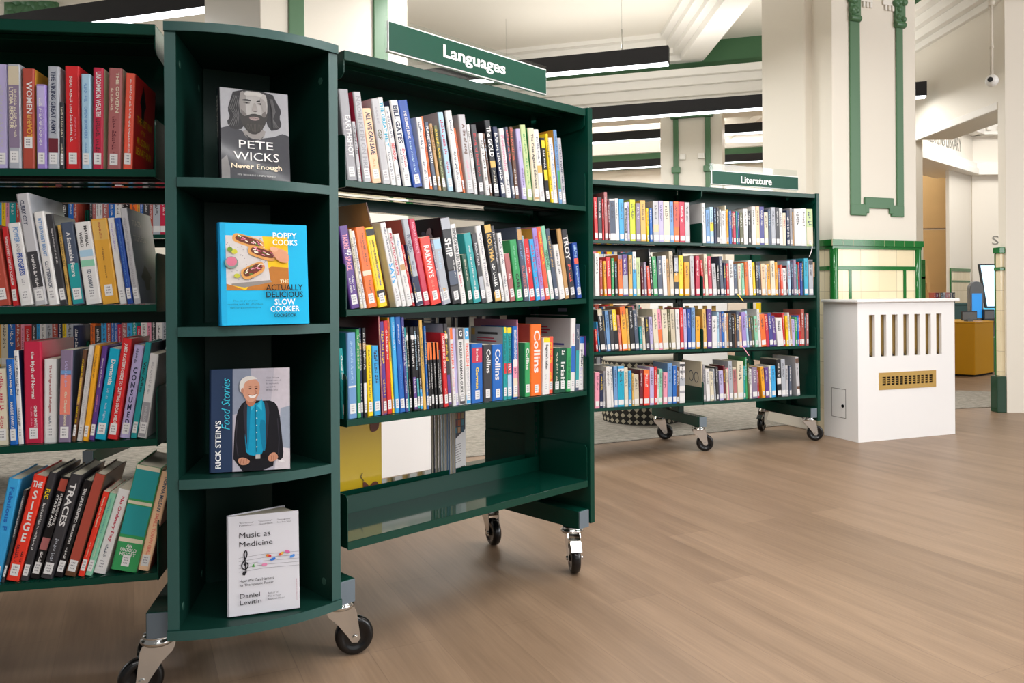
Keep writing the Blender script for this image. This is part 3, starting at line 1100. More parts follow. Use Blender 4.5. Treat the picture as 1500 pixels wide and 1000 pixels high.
def board(name, z0, z1, inset):
    f0, f1 = (-WL / 2 + inset, WL / 2 - inset)
    front = arc(f0, f1)
    if inset:
        q0, q1 = (bl[0] + nl.x, bl[1] - .018), (br_[0] + nr.x, br_[1] - .018)
        front = [(fl[0] + nl.x, fl[1] + nl.y - 0.003)] + front[1:-1] + [(fr_[0] + nr.x, fr_[1] + nr.y - 0.003)]
        poly = front + [q1, q0]
    else:
        poly = [(p[0] * 1.012, p[1] - 0.004) for p in front] + [br_, bl]
    mb = MB()
    mb.prism(poly, z0, z1, WEDGE)
    o = mb.build(name, DISP)
    nf = len(front)
    e = MB()
    pts = poly[:nf]
    e.prism([(p[0], p[1] - 0.0012) for p in pts] + pts[::-1], z0 + .0004, z1 - .0004, EDGE)
    e.build('edging', o)
board('top_board', 1.492, 1.513, 0.0)
for zt in (1.172, 0.842, 0.506):
    board('shelf', zt - 0.022, zt, 0.02)
board('base_board', 0.154, 0.176, 0.0)

# ------------------------------------------------------------------ section signs on top
def sign(frame, tl, br, ac_tl, ac_r, zbase, text, wfrac, hfrac, label, nl=0.03, nr=0.03, b0=0.012, H_=0.085):
    e0, e1 = frame.on(*tl, nl)[0], frame.on(*br, nr)[0]
    c = frame.w((e0 + e1) / 2, (nl + nr) / 2, 0)
    W2 = hypot(e1 - e0, nr - nl) / 2
    n = (nl + nr) / 2
    r = empty('section_sign', (c[0], c[1], zbase), frame.rot + atan2(nr - nl, e1 - e0))
    tag(r, label, 'sign', 'section signs on the bookcases')
    mb = MB()
    mb.box(-W2 - .003, W2 + .003, 0.0, 0.006, b0, b0 + H_, WHITE)
    mb.box(-W2 - .003, W2 + .003, 0.006, 0.012, b0, b0 + .008, WHITE)
    mb.build('frame', r, 0.001)
    mb = MB()
    mb.box(-W2, W2, -0.0012, 0.0, b0 + .004, b0 + H_ - .004, SIGNG)
    p = mb.build('panel', r)
    mb = MB()
    write(mb, text, (0, -0.0016, b0 + H_ * .47), (1, 0, 0), (0, 0, 1), W2 * 2 * wfrac, H_ * hfrac, LETTER, bold=0.026, res=4)
    mb.build('lettering', p)
    mb = MB()
    ae0 = frame.on(*ac_tl, n + .02)[0] - (e0 + e1) / 2
    ae1 = frame.on(ac_r, 150, n + .02)[0] - (e0 + e1) / 2
    ah = frame.on(*ac_tl, n + .02)[1] - zbase
    mb.box(ae0, ae1, 0.014, 0.018, 0.0, ah, ACRYL)
    mb.box(ae0, ae1, 0.014, 0.05, 0.0, 0.003, ACRYL)
    mb.build('acrylic_holder', r)
    return r
sign(FA, (575.5, 38), (804, 144), (562.7, 22.7), 809.3, TOPZ['A'](.4) + .0004, 'Languages', 0.40, 0.56, 'green and white Languages sign standing in clear acrylic on the near bookcase', 0.0, 0.035, 0.024, 0.082)
sign(FB, (1046, 250), (1171.5, 279), (1038.5, 244), 1173.8, TOPZ['B'](.4) + .0004, 'Literature', 0.36, 0.5, 'green and white Literature sign standing in clear acrylic on the far bookcase', 0.01, 0.055, 0.022, 0.082)
# ------------------------------------------------------------------ books
PAL = {'white': 'dbd9d8', 'cream': 'd9cfb7', 'grey': '97959a', 'pale grey': 'b8b7bb', 'silver': 'a9adb6', 'black': '16161a', 'charcoal': '38373b',
       'navy': '1c2748', 'blue': '1f62b4', 'royal blue': '20489c', 'sky blue': '3aa2dc', 'pale blue': 'a4c6dc', 'dusty blue': '6a94c4', 'teal': '1f9498',
       'turquoise': '12a0c0', 'mint': '86c4a6', 'green': '36985a', 'dark green': '124a38', 'lime': 'c6d01e', 'yellow': 'f0cc14', 'amber': 'e8a428',
       'gold': 'd4aa58', 'mustard': 'd8a03c', 'orange': 'e66c24', 'coral': 'e65a44', 'red': 'cc282c', 'crimson': 'bc2846', 'maroon': '641a28',
       'pink': 'e294aa', 'rose': 'a86464', 'lavender': 'b6acd6', 'purple': '5a3a86', 'indigo': '44448a', 'mauve': '82728c', 'brown': '60402c',
       'tan': 'bd935f', 'peach': 'eec39c', 'slate': '4a5468', 'olive': '5c5c3c', 'brick red': 'a8483a', 'salmon': 'e48270', 'lilac': '9a84c8',
       'pale green': 'bccc94', 'beige': 'c8bca4', 'scarlet': 'e23a2a'}
def cloth(c):
    return mat('cover_' + c.replace(' ', '_'), PAL[c], 0.32, coat=0.1, vary=0.05, vscale=18, spec=0.35)
def ink(c):
    return mat('print_' + c.replace(' ', '_'), PAL[c], 0.4)
DARKS = {'black', 'charcoal', 'navy', 'royal blue', 'dark green', 'red', 'crimson', 'maroon', 'purple', 'indigo', 'brown', 'slate', 'olive', 'brick red', 'blue', 'teal', 'mauve', 'rose', 'green', 'coral', 'scarlet'}
TICK = mat('ticket_print', '8b8a90', .6)
_ones = ['', 'first', 'second', 'third', 'fourth', 'fifth', 'sixth', 'seventh', 'eighth', 'ninth', 'tenth', 'eleventh', 'twelfth', 'thirteenth', 'fourteenth', 'fifteenth', 'sixteenth', 'seventeenth', 'eighteenth', 'nineteenth']
def ordinal(k):
    if k < 20: return _ones[k]
    tens = ['', '', 'twenty', 'thirty', 'forty', 'fifty', 'sixty'][k // 10]
    if k % 10 == 0: return tens[:-1] + 'ieth'
    return tens + '-' + _ones[k % 10]

def strips(mb, x0, x1, z0, z1, y, m, rng):
    """an unreadable printed line: uneven letter-sized dashes running down the spine"""
    z = z1
    hgt = (x1 - x0)
    while z > z0:
        for _ in range(rng.randint(3, 8)):
            L_ = hgt * rng.uniform(.35, .6)
            if z - L_ < z0: return
            a = x0 + (0 if rng.random() < .6 else hgt * .25)
            b = x1 - (0 if rng.random() < .5 else hgt * .25)
            if rng.random() < .5:
                mb.quad((a, y, z - L_ * .35), (b, y, z - L_ * .35), (b, y, z), (a, y, z), m)
                mb.quad((a, y, z - L_), (a + (b - a) * .35, y, z - L_), (a + (b - a) * .35, y, z - L_ * .3), (a, y, z - L_ * .3), m)
            else:
                mb.quad((a, y, z - L_), (a + (b - a) * .42, y, z - L_), (a + (b - a) * .42, y, z), (a, y, z), m)
                mb.quad((b - (b - a) * .4, y, z - L_), (b, y, z - L_), (b, y, z - L_ * .25), (b - (b - a) * .4, y, z - L_ * .25), m)
            z -= L_ + hgt * .14
        z -= hgt * .5

def make_book(w, h, d, c, o, detail, rng, hard=None):
    """one book with its spine on y = 0, standing on z = 0, from x = 0 to w"""
    root = bpy.data.objects.new('book', None)
    root.empty_display_size = 0.02
    COL.objects.link(root)
    hard = (h > 0.205) if hard is None else hard
    bth = min(0.0024 if hard else 0.0007, w * .2)
    r = min(0.0028, w * .22)
    side = o.get('S')
    mb = MB()
    if w > 0.02 and hard:
        sp = [(0, r * 1.6), (r * .35, r * .55), (r * 1.3, 0.0), (w - r * 1.3, 0.0), (w - r * .35, r * .55), (w, r * 1.6)]
    else:
        sp = [(0, r), (r * .3, r * .3), (r, 0.0), (w - r, 0.0), (w - r * .3, r * .3), (w, r)]
    poly = [(0, d)] + sp + [(w, d), (w - bth, d), (w - bth, bth + r * .6), (bth, bth + r * .6), (bth, d)]
    mb.prism(poly, 0, h, cloth(c))
    if side:
        k = mb.m(cloth(side))
        mb.mi[0] = k
        mb.mi[6] = k
    mb.build('cover', root)
    ins = 0.003 if hard else 0.0004
    p = MB()
    p.box(bth, w - bth, bth + r * .6, d - (ins if hard else .0004), ins, h - ins, PAGE)
    p.build('page_block', root)
    # spine print
    t = MB()
    xa, xb = r * 1.25, w - r * 1.25
    if xb - xa < w * .5: xa, xb = w * .25, w * .75
    y = -0.00025
    for v0, v1, bc in o.get('B', ()):
        t.quad((xa * .6, y, h * (1 - v1)), (w - xa * .6, y, h * (1 - v1)), (w - xa * .6, y, h * (1 - v0)), (xa * .6, y, h * (1 - v0)), ink(bc))
    y = -0.0005
    dark = c in DARKS
    if 'T' in o:
        for (s_, tc, v0, v1, *rest) in o['T']:
            wf = rest[0] if rest else 0.62
            off = rest[1] if len(rest) > 1 else 0.5
            if s_ == '~':
                strips(t, w * (off - wf / 2), w * (off + wf / 2), h * (1 - v1), h * (1 - v0), y, ink(tc), rng)
            elif s_.startswith('^'):
                write(t, s_[1:], (w * off, y, h * (1 - (v0 + v1) / 2)), (1, 0, 0), (0, 0, 1), w * wf, h * (v1 - v0), ink(tc), bold=.03, res=2)
            else:
                write(t, s_, (w * off, y, h * (1 - (v0 + v1) / 2)), (0, 0, -1), (1, 0, 0), h * (v1 - v0), w * wf, ink(tc), bold=0.026 if detail else 0.02, res=2 if detail else 1)
    elif not o.get('N'):
        tc = rng.choice(['white', 'white', 'cream', 'yellow', 'pale blue'] if dark else ['charcoal', 'charcoal', 'navy', 'crimson', 'slate'])
        o['tc'] = tc
        wf = min(.5, .009 / w) if detail else .5
        strips(t, w * (.5 - wf / 2), w * (.5 + wf / 2), h * rng.uniform(.42, .55), h * rng.uniform(.88, .95), y, ink(tc), rng)
        if detail and rng.random() < .7:
            wf *= .8
            strips(t, w * (.5 - wf / 2), w * (.5 + wf / 2), h * .2, h * .38, y, ink(tc), rng)
    if t.v:
        t.build('spine_title', root)
    if o.get('sideL'):
        q = MB()
        A_ = Art(q, (-.0003, 0, 0), (0, -1, 0), (0, 0, 1))
        for (kind, fc, yy, zz, ww, hh) in o['sideL']:
            if kind == 'ring':
                A_.line([(-yy + ww / 2 * cos(2 * pi * i / 20), zz + hh / 2 * sin(2 * pi * i / 20)) for i in range(21)], .005, ink(fc))
            elif kind == 'bar':
                A_.rect(-yy - ww / 2, -yy + ww / 2, zz - hh / 2, zz + hh / 2, ink(fc))
            elif kind == 'braid':
                for i in range(6):
                    for sg in (-1, 1):
                        A_.disc(-yy + sg * ww * .22, zz + hh * (i / 6 - .5 + .08 * (sg > 0)), ww * .3, hh * .1, ink('grey' if sg > 0 else 'slate'), sg * .7)
                        A_.line([(-yy + sg * ww * .4, zz + hh * (i / 6 - .54)), (-yy + sg * ww * .02, zz + hh * (i / 6 - .44))], .0014, ink('charcoal'))
        q.build('cover_print', root)
    if o.get('side'):
        q = MB()
        for (s_, fc, cx_, cz_, ww, hh) in o['side']:
            if s_ == '#':
                q.add([(w + .0004, cx_ + (a - .5) * ww, cz_ + (b - .5) * hh) for a, b in ((.3, 0), (.7, 0), (.75, .35), (1, .5), (.7, .8), (.5, 1), (.3, .8), (0, .5), (.25, .35))], [tuple(range(9))], ink(fc))
            else:
                write(q, s_, (w + .0006, cx_, cz_), (0, 1, 0), (0, 0, 1), ww, hh, ink(fc), bold=.015, res=1)
        q.build('cover_print', root)
    # shelf-mark ticket
    if o.get('L', 1) and (detail or rng.random() < .8):
        lh = 0.025
        z0 = o.get('lz', 0.009 + rng.random() * .004)
        lw = min(w * .68, 0.0165)
        l = MB()
        xc = w / 2
        y = -0.0007
        l.quad((xc - lw / 2, y, z0), (xc + lw / 2, y, z0), (xc + lw / 2, y, z0 + lh), (xc - lw / 2, y, z0 + lh), TICKET)
        for k in range(3):
            zz = z0 + lh * (.22 + .24 * k)
            x0 = xc - lw * .28
            for q in range(3):
                l.quad((x0, y - .0001, zz), (x0 + lw * .12, y - .0001, zz), (x0 + lw * .12, y - .0001, zz + .003), (x0, y - .0001, zz + .003), TICK)
                x0 += lw * .19
        l.build('spine_ticket', root)
    if o.get('ribbon'):
        m = MB()
        c_, pts = o['ribbon']
        path = [Vector((w * .5 + a, b, z)) for a, b, z in pts]
        for p0, p1 in zip(path[:-1], path[1:]):
            m.add([p0 + Vector((-.003, 0, 0)), p0 + Vector((.003, 0, 0)), p1 + Vector((.003, 0, 0)), p1 + Vector((-.003, 0, 0))], [(0, 1, 2, 3)], ink(c_))
        m.build('ribbon_bookmark', root)
    return root

ROWN = ['top shelf', 'second shelf', 'third shelf', 'bottom shelf']
BOOKS = 0
def shelve(key, frame, row, items, unit, group, keep=None, detail=True, stuff=None, base_n=0.014):
    """items: (colour, x of spine top-left, y of spine top, x of bottom left, x of bottom right, options) read off the picture"""
    global BOOKS
    zf = SHELF[key][row]
    rng = random.Random(key + str(row))
    prev = None
    n_ = len(items)
    placed = []
    for i, it in enumerate(items):
        c, xt, yt, xb, xr = it[:5]
        o = dict(it[5]) if len(it) > 5 else {}
        n = base_n + o.get('R', rng.uniform(0, .008))
        X, _ = ray(xb, 500)
        eb = frame.on(xb, 430, n)[0]
        er = frame.on(xr, 430, n)[0]
        et, zt = frame.on(xt, yt, n)
        z = zf(eb) + 0.0008
        th = atan2(et - eb, zt - z)
        h = hypot(et - eb, zt - z)
        placed.append([c, eb, er, th, h, z, n, o])
    for i, (c, eb, er, th, h, z, n, o) in enumerate(placed):
        w = max(0.0045, (er - eb) * cos(th) - 0.0004)
        if prev:
            pe, pth, ph = prev             # right face of the previous book: starts at pe on the shelf, leaning pth
            eb = max(eb, pe + 0.0005)
            zt = min(h * cos(th), ph * cos(pth))
            need = pe + 0.0006 + zt * math.tan(pth)
            if eb + zt * math.tan(th) < need:
                th = atan2(need - eb, zt)
        # e of the book's right face at shelf level
        d = min(0.195, max(0.118, h * rng.uniform(.64, .7)))
        d = o.get('D', d)
        if th <= 0:                        # leans left, stands on its left edge
            re = eb + w / cos(th)
            piv, px_ = eb, 0.0
        else:
            re = eb + w / cos(th)
            piv, px_ = re, w
        prev = (re, th, h)
        M = Matrix.Translation(Vector(frame.w(piv, n, z))) @ Matrix.Rotation(frame.rot, 4, 'Z') @ Matrix.Rotation(th, 4, 'Y') @ Matrix.Translation(Vector((-px_, 0, 0)))
        if keep is not None and (key, row, i) not in keep:
            stuff.append((c, w, h, d, o, M))
            continue
        root = make_book(w, h, d, c, o, detail, rng)
        BOOKS += 1
        root.matrix_world = M
        size = 'slim ' if w < 0.0125 else 'thick ' if w > 0.034 else ''
        if h > 0.245: size = 'tall ' + size.strip() + (' ' if size else '')
        if h < 0.185 and not size: size = 'short '
        feat = o.get('D_', '')
        if not feat:
            if 'T' in o and o['T'][0][0] != '~':
                feat = ' lettered in ' + o['T'][0][1]
            elif o.get('B'):
                feat = ' with ' + o['B'][0][2] + ' band'
        k, sd = (i + 1, 'left') if i < n_ / 2 else (n_ - i, 'right')
        where = ('rightmost' if sd == 'right' else 'leftmost') if k == 1 else f'{ordinal(k)} from {sd}'
        tag(root, f'{size}{c} book{feat}, {where}, {ROWN[row]} of the {unit} bookcase', 'book', group[row])
    return placed

T = lambda *a: {'T': list(a)}
A1 = [
 ('grey', 499.6, 126.6, 510.7, 525.9, {'T': [('EARTHSHOT', 'white', .28, .74, .5, .62), ('~', 'pale grey', .3, .7, .16, .25)]}),
 ('pale grey', 518, 174.5, 526.6, 532.0, {}),
 ('pale grey', 516.5, 130.7, 534.6, 546.3, {'S': 'crimson', 'T': [('NAOMI KLEIN ON FIRE', 'grey', .05, .86, .55)]}),
 ('peach', 531.6, 155.5, 547.5, 561.3, T(('ALL WE CAN SAVE', 'navy', .05, .62, .5, .55), ('~', 'tan', .66, .8, .25))),
 ('pale grey', 545.3, 141.5, 562.2, 573.9, T(('~', 'grey', .1, .3, .25), ('GSP', 'olive', .36, .48, .5), ('~', 'pale grey', .5, .88, .3))),
 ('white', 554, 140, 574.8, 582.8, T(('THE GREAT MELT', 'turquoise', .05, .56, .62), ('~', 'slate', .62, .9, .35))),
 ('white', 565.6, 153.5, 583.3, 590.7, {'T': [('~', 'slate', .05, .4, .4), ('RED BOOK', 'red', .46, .68, .6)]}),
 ('white', 575.5, 144.4, 593.6, 605.2, {'S': 'navy', 'T': [('BILL GATES', 'navy', .06, .5, .6, .5), ('~', 'crimson', .56, .8, .3, .68), ('~', 'slate', .56, .84, .22, .3)]}),
 ('royal blue', 586.6, 144.8, 607.2, 622, {'T': [('THE CLIMATE BOOK', 'white', .12, .44, .28), ('~', 'pale blue', .47, .84, .18)], 'S': 'blue'}),
 ('white', 613, 169.5, 623.2, 631.6, {}),
 ('orange', 618, 169, 632, 636, {}),
 ('slate', 623.2, 176.7, 637.2, 643.4, T(('PLANET ON YOU', 'white', .06, .6, .6))),
 ('tan', 631.2, 179.2, 644.2, 648.8, {}),
 ('olive', 638.7, 182.2, 650.2, 656.2, T(('~', 'yellow', .04, .5, .5), ('~', 'pale green', .55, .8, .4))),
 ('pale blue', 645, 162.7, 658.5, 666.7, {'S': 'pale grey'}),
 ('white', 656.2, 160.5, 670.8, 680.5, {'S': 'charcoal', 'T': [('~', 'slate', .12, .3, .3), ('~', 'slate', .5, .9, .35)]}),
 ('orange', 668, 187, 680.2, 683.4, {}),
 ('pale grey', 675, 166.5, 686.2, 696.7, T(('A life of song', 'brown', .12, .5, .55), ('~', 'pink', .58, .84, .3))),
 ('white', 685.5, 181.5, 697, 701.8, {}),
 ('charcoal', 693, 181.5, 703.5, 711.7, T(('~', 'red', .12, .74, .4))),
 ('white', 703.8, 194.2, 713.2, 719.6, {}),
 ('brown', 710, 195, 720, 723.4, {}),
 ('black', 713.2, 175.5, 725.2, 734.2, {'T': [('The GOLD', 'white', .08, .48, .72), ('~', 'cream', .66, .86, .3)], 'B': [(.53, .62, 'gold')]}),
 ('navy', 725.2, 185.5, 736.2, 743.3, {'T': [('~', 'white', .08, .9, .6)]}),
 ('white', 734.5, 187.7, 743.7, 751.2, T(('Redeemable', 'pink', .1, .62, .6), ('~', 'slate', .7, .84, .3))),
 ('slate', 742.5, 185.7, 751.6, 756, T(('~', 'coral', .04, .5, .6))),
 ('brown', 749, 185.7, 756.4, 762, {'T': [('~', 'coral', .02, .48, .5), ('~', 'white', .58, .8, .4)]}),
 ('lavender', 759.0, 188.7, 767.2, 774.3, T(('~', 'purple', .18, .34, .3), ('~', 'purple', .55, .8, .3))),
 ('pale green', 765.7, 182.7, 774.8, 782.7, {'S': 'olive', 'T': [('~', 'green', .12, .8, .3)]}),
 ('cream', 776.2, 187.2, 783.2, 792, {'S': 'green', 'T': [('The Case Against Education', 'charcoal', .08, .84, .5)], 'B': [(.9, .98, 'tan')]}),
 ('white', 784.5, 189.8, 792.8, 800.8, {'B': [(.5, .6, 'gold')], 'T': [('~', 'slate', .1, .48, .3)]}),
 ('black', 795, 202, 801.2, 807.5, {'B': [(.04, .16, 'yellow'), (.5, .66, 'yellow')], 'T': [('~', 'white', .2, .48, .5)]}),
 ('yellow', 800.2, 196.2, 807.9, 811.7, {}),
 ('white', 804.7, 202, 812, 818, T(('~', 'dusty blue', .1, .8, .4))),
 ('dusty blue', 814.5, 191, 820.8, 825.6, {'S': 'mustard', 'B': [(.55, .8, 'green')]}),
 ('pale grey', 819.7, 202.7, 825.9, 831.3, {'S': 'lavender', 'T': [('~', 'navy', .1, .8, .5)]}),
]
A2 = [
 ('purple', 497.6, 328, 514.5, 528.3, {'S': 'navy', 'T': [('TAKING', 'pink', .1, .28, .55, .5), ('up', 'white', .29, .36, .7, .6), ('SPACE', 'pink', .37, .54, .55, .5), ('~', 'white', .63, .82, .2, .35), ('~', 'white', .6, .78, .2, .68)]}),
 ('cream', 509, 333.7, 529, 533.2, {}),
 ('white', 514, 335.4, 533.5, 538.2, {}),
 ('orange', 518, 331, 539.2, 554.2, {'T': [('~', 'brown', .08, .5, .2, .65), ('~', 'brick red', .1, .5, .12, .4), ('~', 'brown', .66, .88, .2, .6)], 'B': [(.54, .6, 'cream')]}),
 ('yellow', 532.6, 332, 555.2, 569.4, {'T': [('HOW TO SURVIVE', 'black', .16, .46, .2, .62), ('the MODERN YEAR', 'royal blue', .47, .74, .2, .62), ('~', 'olive', .16, .8, .1, .3)], 'B': [(.02, .1, 'black'), (.79, .87, 'black')]}),
 ('brown', 537.7, 294, 570.2, 572.6, {'N': 1, 'L': 0, 'R': .03, 'S': 'tan', 'D': .2}),
 ('white', 550, 323.8, 573, 582, {'T': [('HELP YOUR KIDS WITH', 'slate', .06, .46, .3, .6), ('SATs', 'sky blue', .48, .72, .7), ('~', 'grey', .78, .88, .3)]}),
 ('white', 558.5, 332.6, 582.6, 589.4, T(('RELATIONSHIPS', 'crimson', .06, .6, .5))),
 ('white', 569.3, 341, 589.9, 599, {'B': [(.42, .5, 'tan')], 'T': [('~', 'dusty blue', .06, .38, .3), ('~', 'grey', .56, .74, .3)]}),
 ('red', 583, 356, 599.4, 603.4, {}),
 ('navy', 588, 356, 603.8, 607, {}),
 ('silver', 583.3, 319.4, 607.4, 616.6, {'S': 'brick red', 'B': [(.66, .99, 'navy')], 'T': [('PIONEERS', 'slate', .18, .38, .5), ('~', 'slate', .48, .6, .3)]}),
 ('crimson', 592, 319.4, 617.1, 627.1, T(('RAILWAY JOURNEYS', 'pink', .04, .4, .45))),
 ('scarlet', 608.9, 347, 627.4, 643.3, T(('RAILWAYS', 'white', .12, .6, .5), ('~', 'salmon', .64, .8, .22))),
 ('mauve', 625.4, 350, 643.8, 647, {}),
 ('silver', 632.4, 348, 647.4, 659.2, {'B': [(.02, .16, 'pale blue')], 'T': [('~', 'pale blue', .2, .5, .35), ('~', 'mustard', .75, .86, .4)]}),
 ('black', 643.3, 317.2, 660.6, 675.1, {'B': [(.01, .14, 'silver'), (.3, .6, 'charcoal'), (.62, .78, 'slate'), (.8, .94, 'charcoal')], 'T': [('SHIP', 'white', .24, .46, .62, .45), ('~', 'white', .5, .7, .14, .75)], 'S': 'black', 'D': .21, 'sideL': [('braid', 'grey', .065, .165, .05, .1)]}),
 ('white', 656.3, 328, 675.4, 683.4, T(('SINEWS OF WAR AND TRADE', 'black', .05, .6, .62), ('~', 'crimson', .64, .8, .35))),
 ('dark green', 677, 372, 686.7, 694.2, {'T': [('~', 'cream', .1, .55, .2)]}),
 ('teal', 680.2, 341.2, 694.6, 705.9, T(('~', 'white', .18, .82, .18))),
 ('charcoal', 690.4, 342, 706.3, 714.1, {'T': [('FABULOUS', 'pale grey', .14, .46, .4)], 'B': [(.62, .9, 'silver')]}),
 ('white', 697.6, 331, 714.5, 723.4, {'S': 'pale grey', 'D': .2, 'T': [('White Thinking', 'grey', .08, .8, .5)]}),
 ('black', 709, 329.6, 724.6, 735.5, {'B': [(.0, .1, 'gold'), (.86, .99, 'gold')], 'T': [('KOLYMA', 'gold', .12, .48, .55), ('~', 'white', .5, .82, .4)]}),
 ('charcoal', 720.5, 331, 735.7, 741, {'B': [(.62, .99, 'white')], 'T': [('The Windrush', 'pale grey', .06, .5, .5)]}),
 ('white', 729.5, 341.2, 741.2, 747.8, {}),
 ('rose', 739.7, 372, 748.5, 756.2, {'S': 'maroon', 'T': [('~', 'white', .42, .56, .4)]}),
 ('green', 747.8, 351.7, 757, 767.2, {'T': [('~', 'mint', .1, .5, .2), ('CARE', 'black', .55, .8, .4)]}),
 ('slate', 755, 333.5, 767.5, 775.1, {'T': [('~', 'dusty blue', .22, .46, .4), ('BURIED', 'rose', .52, .86, .6)], 'B': [(.03, .17, 'tan')]}),
 ('pale blue', 762.7, 345.6, 775.3, 777, {'L': 0}),
 ('red', 768, 350.8, 777.2, 785, T(('~', 'pink', .14, .4, .4), ('~', 'white', .46, .56, .4))),
 ('sky blue', 774.8, 351.3, 786.3, 792.8, {}),
 ('lilac', 779.6, 334.9, 793.2, 799.8, {'S': 'mustard'}),
 ('coral', 787, 333.5, 800.2, 807, {}),
 ('mint', 794.1, 332.2, 807.2, 813.3, {'B': [(.6, .99, 'white')], 'T': [('WEDDING', 'dark green', .32, .55, .6)]}),
 ('slate', 800.7, 336.2, 814, 820, T(('~', 'gold', .1, .55, .4))),
 ('white', 810.6, 359.8, 820.2, 828.2, {}),
 ('tan', 817.6, 336.5, 829.1, 835.4, {'S': 'black', 'N': 1}),
 ('charcoal', 823.4, 338.2, 836.2, 845, T(('TROY', 'white', .08, .44, .78, .5), ('~', 'coral', .5, .8, .4))),
 ('royal blue', 839.6, 357.1, 846, 853.1, {'B': [(.28, .38, 'coral')], 'T': [('~', 'pale blue', .04, .26, .5), ('Linguistics', 'pale blue', .42, .82, .5)]}),
]
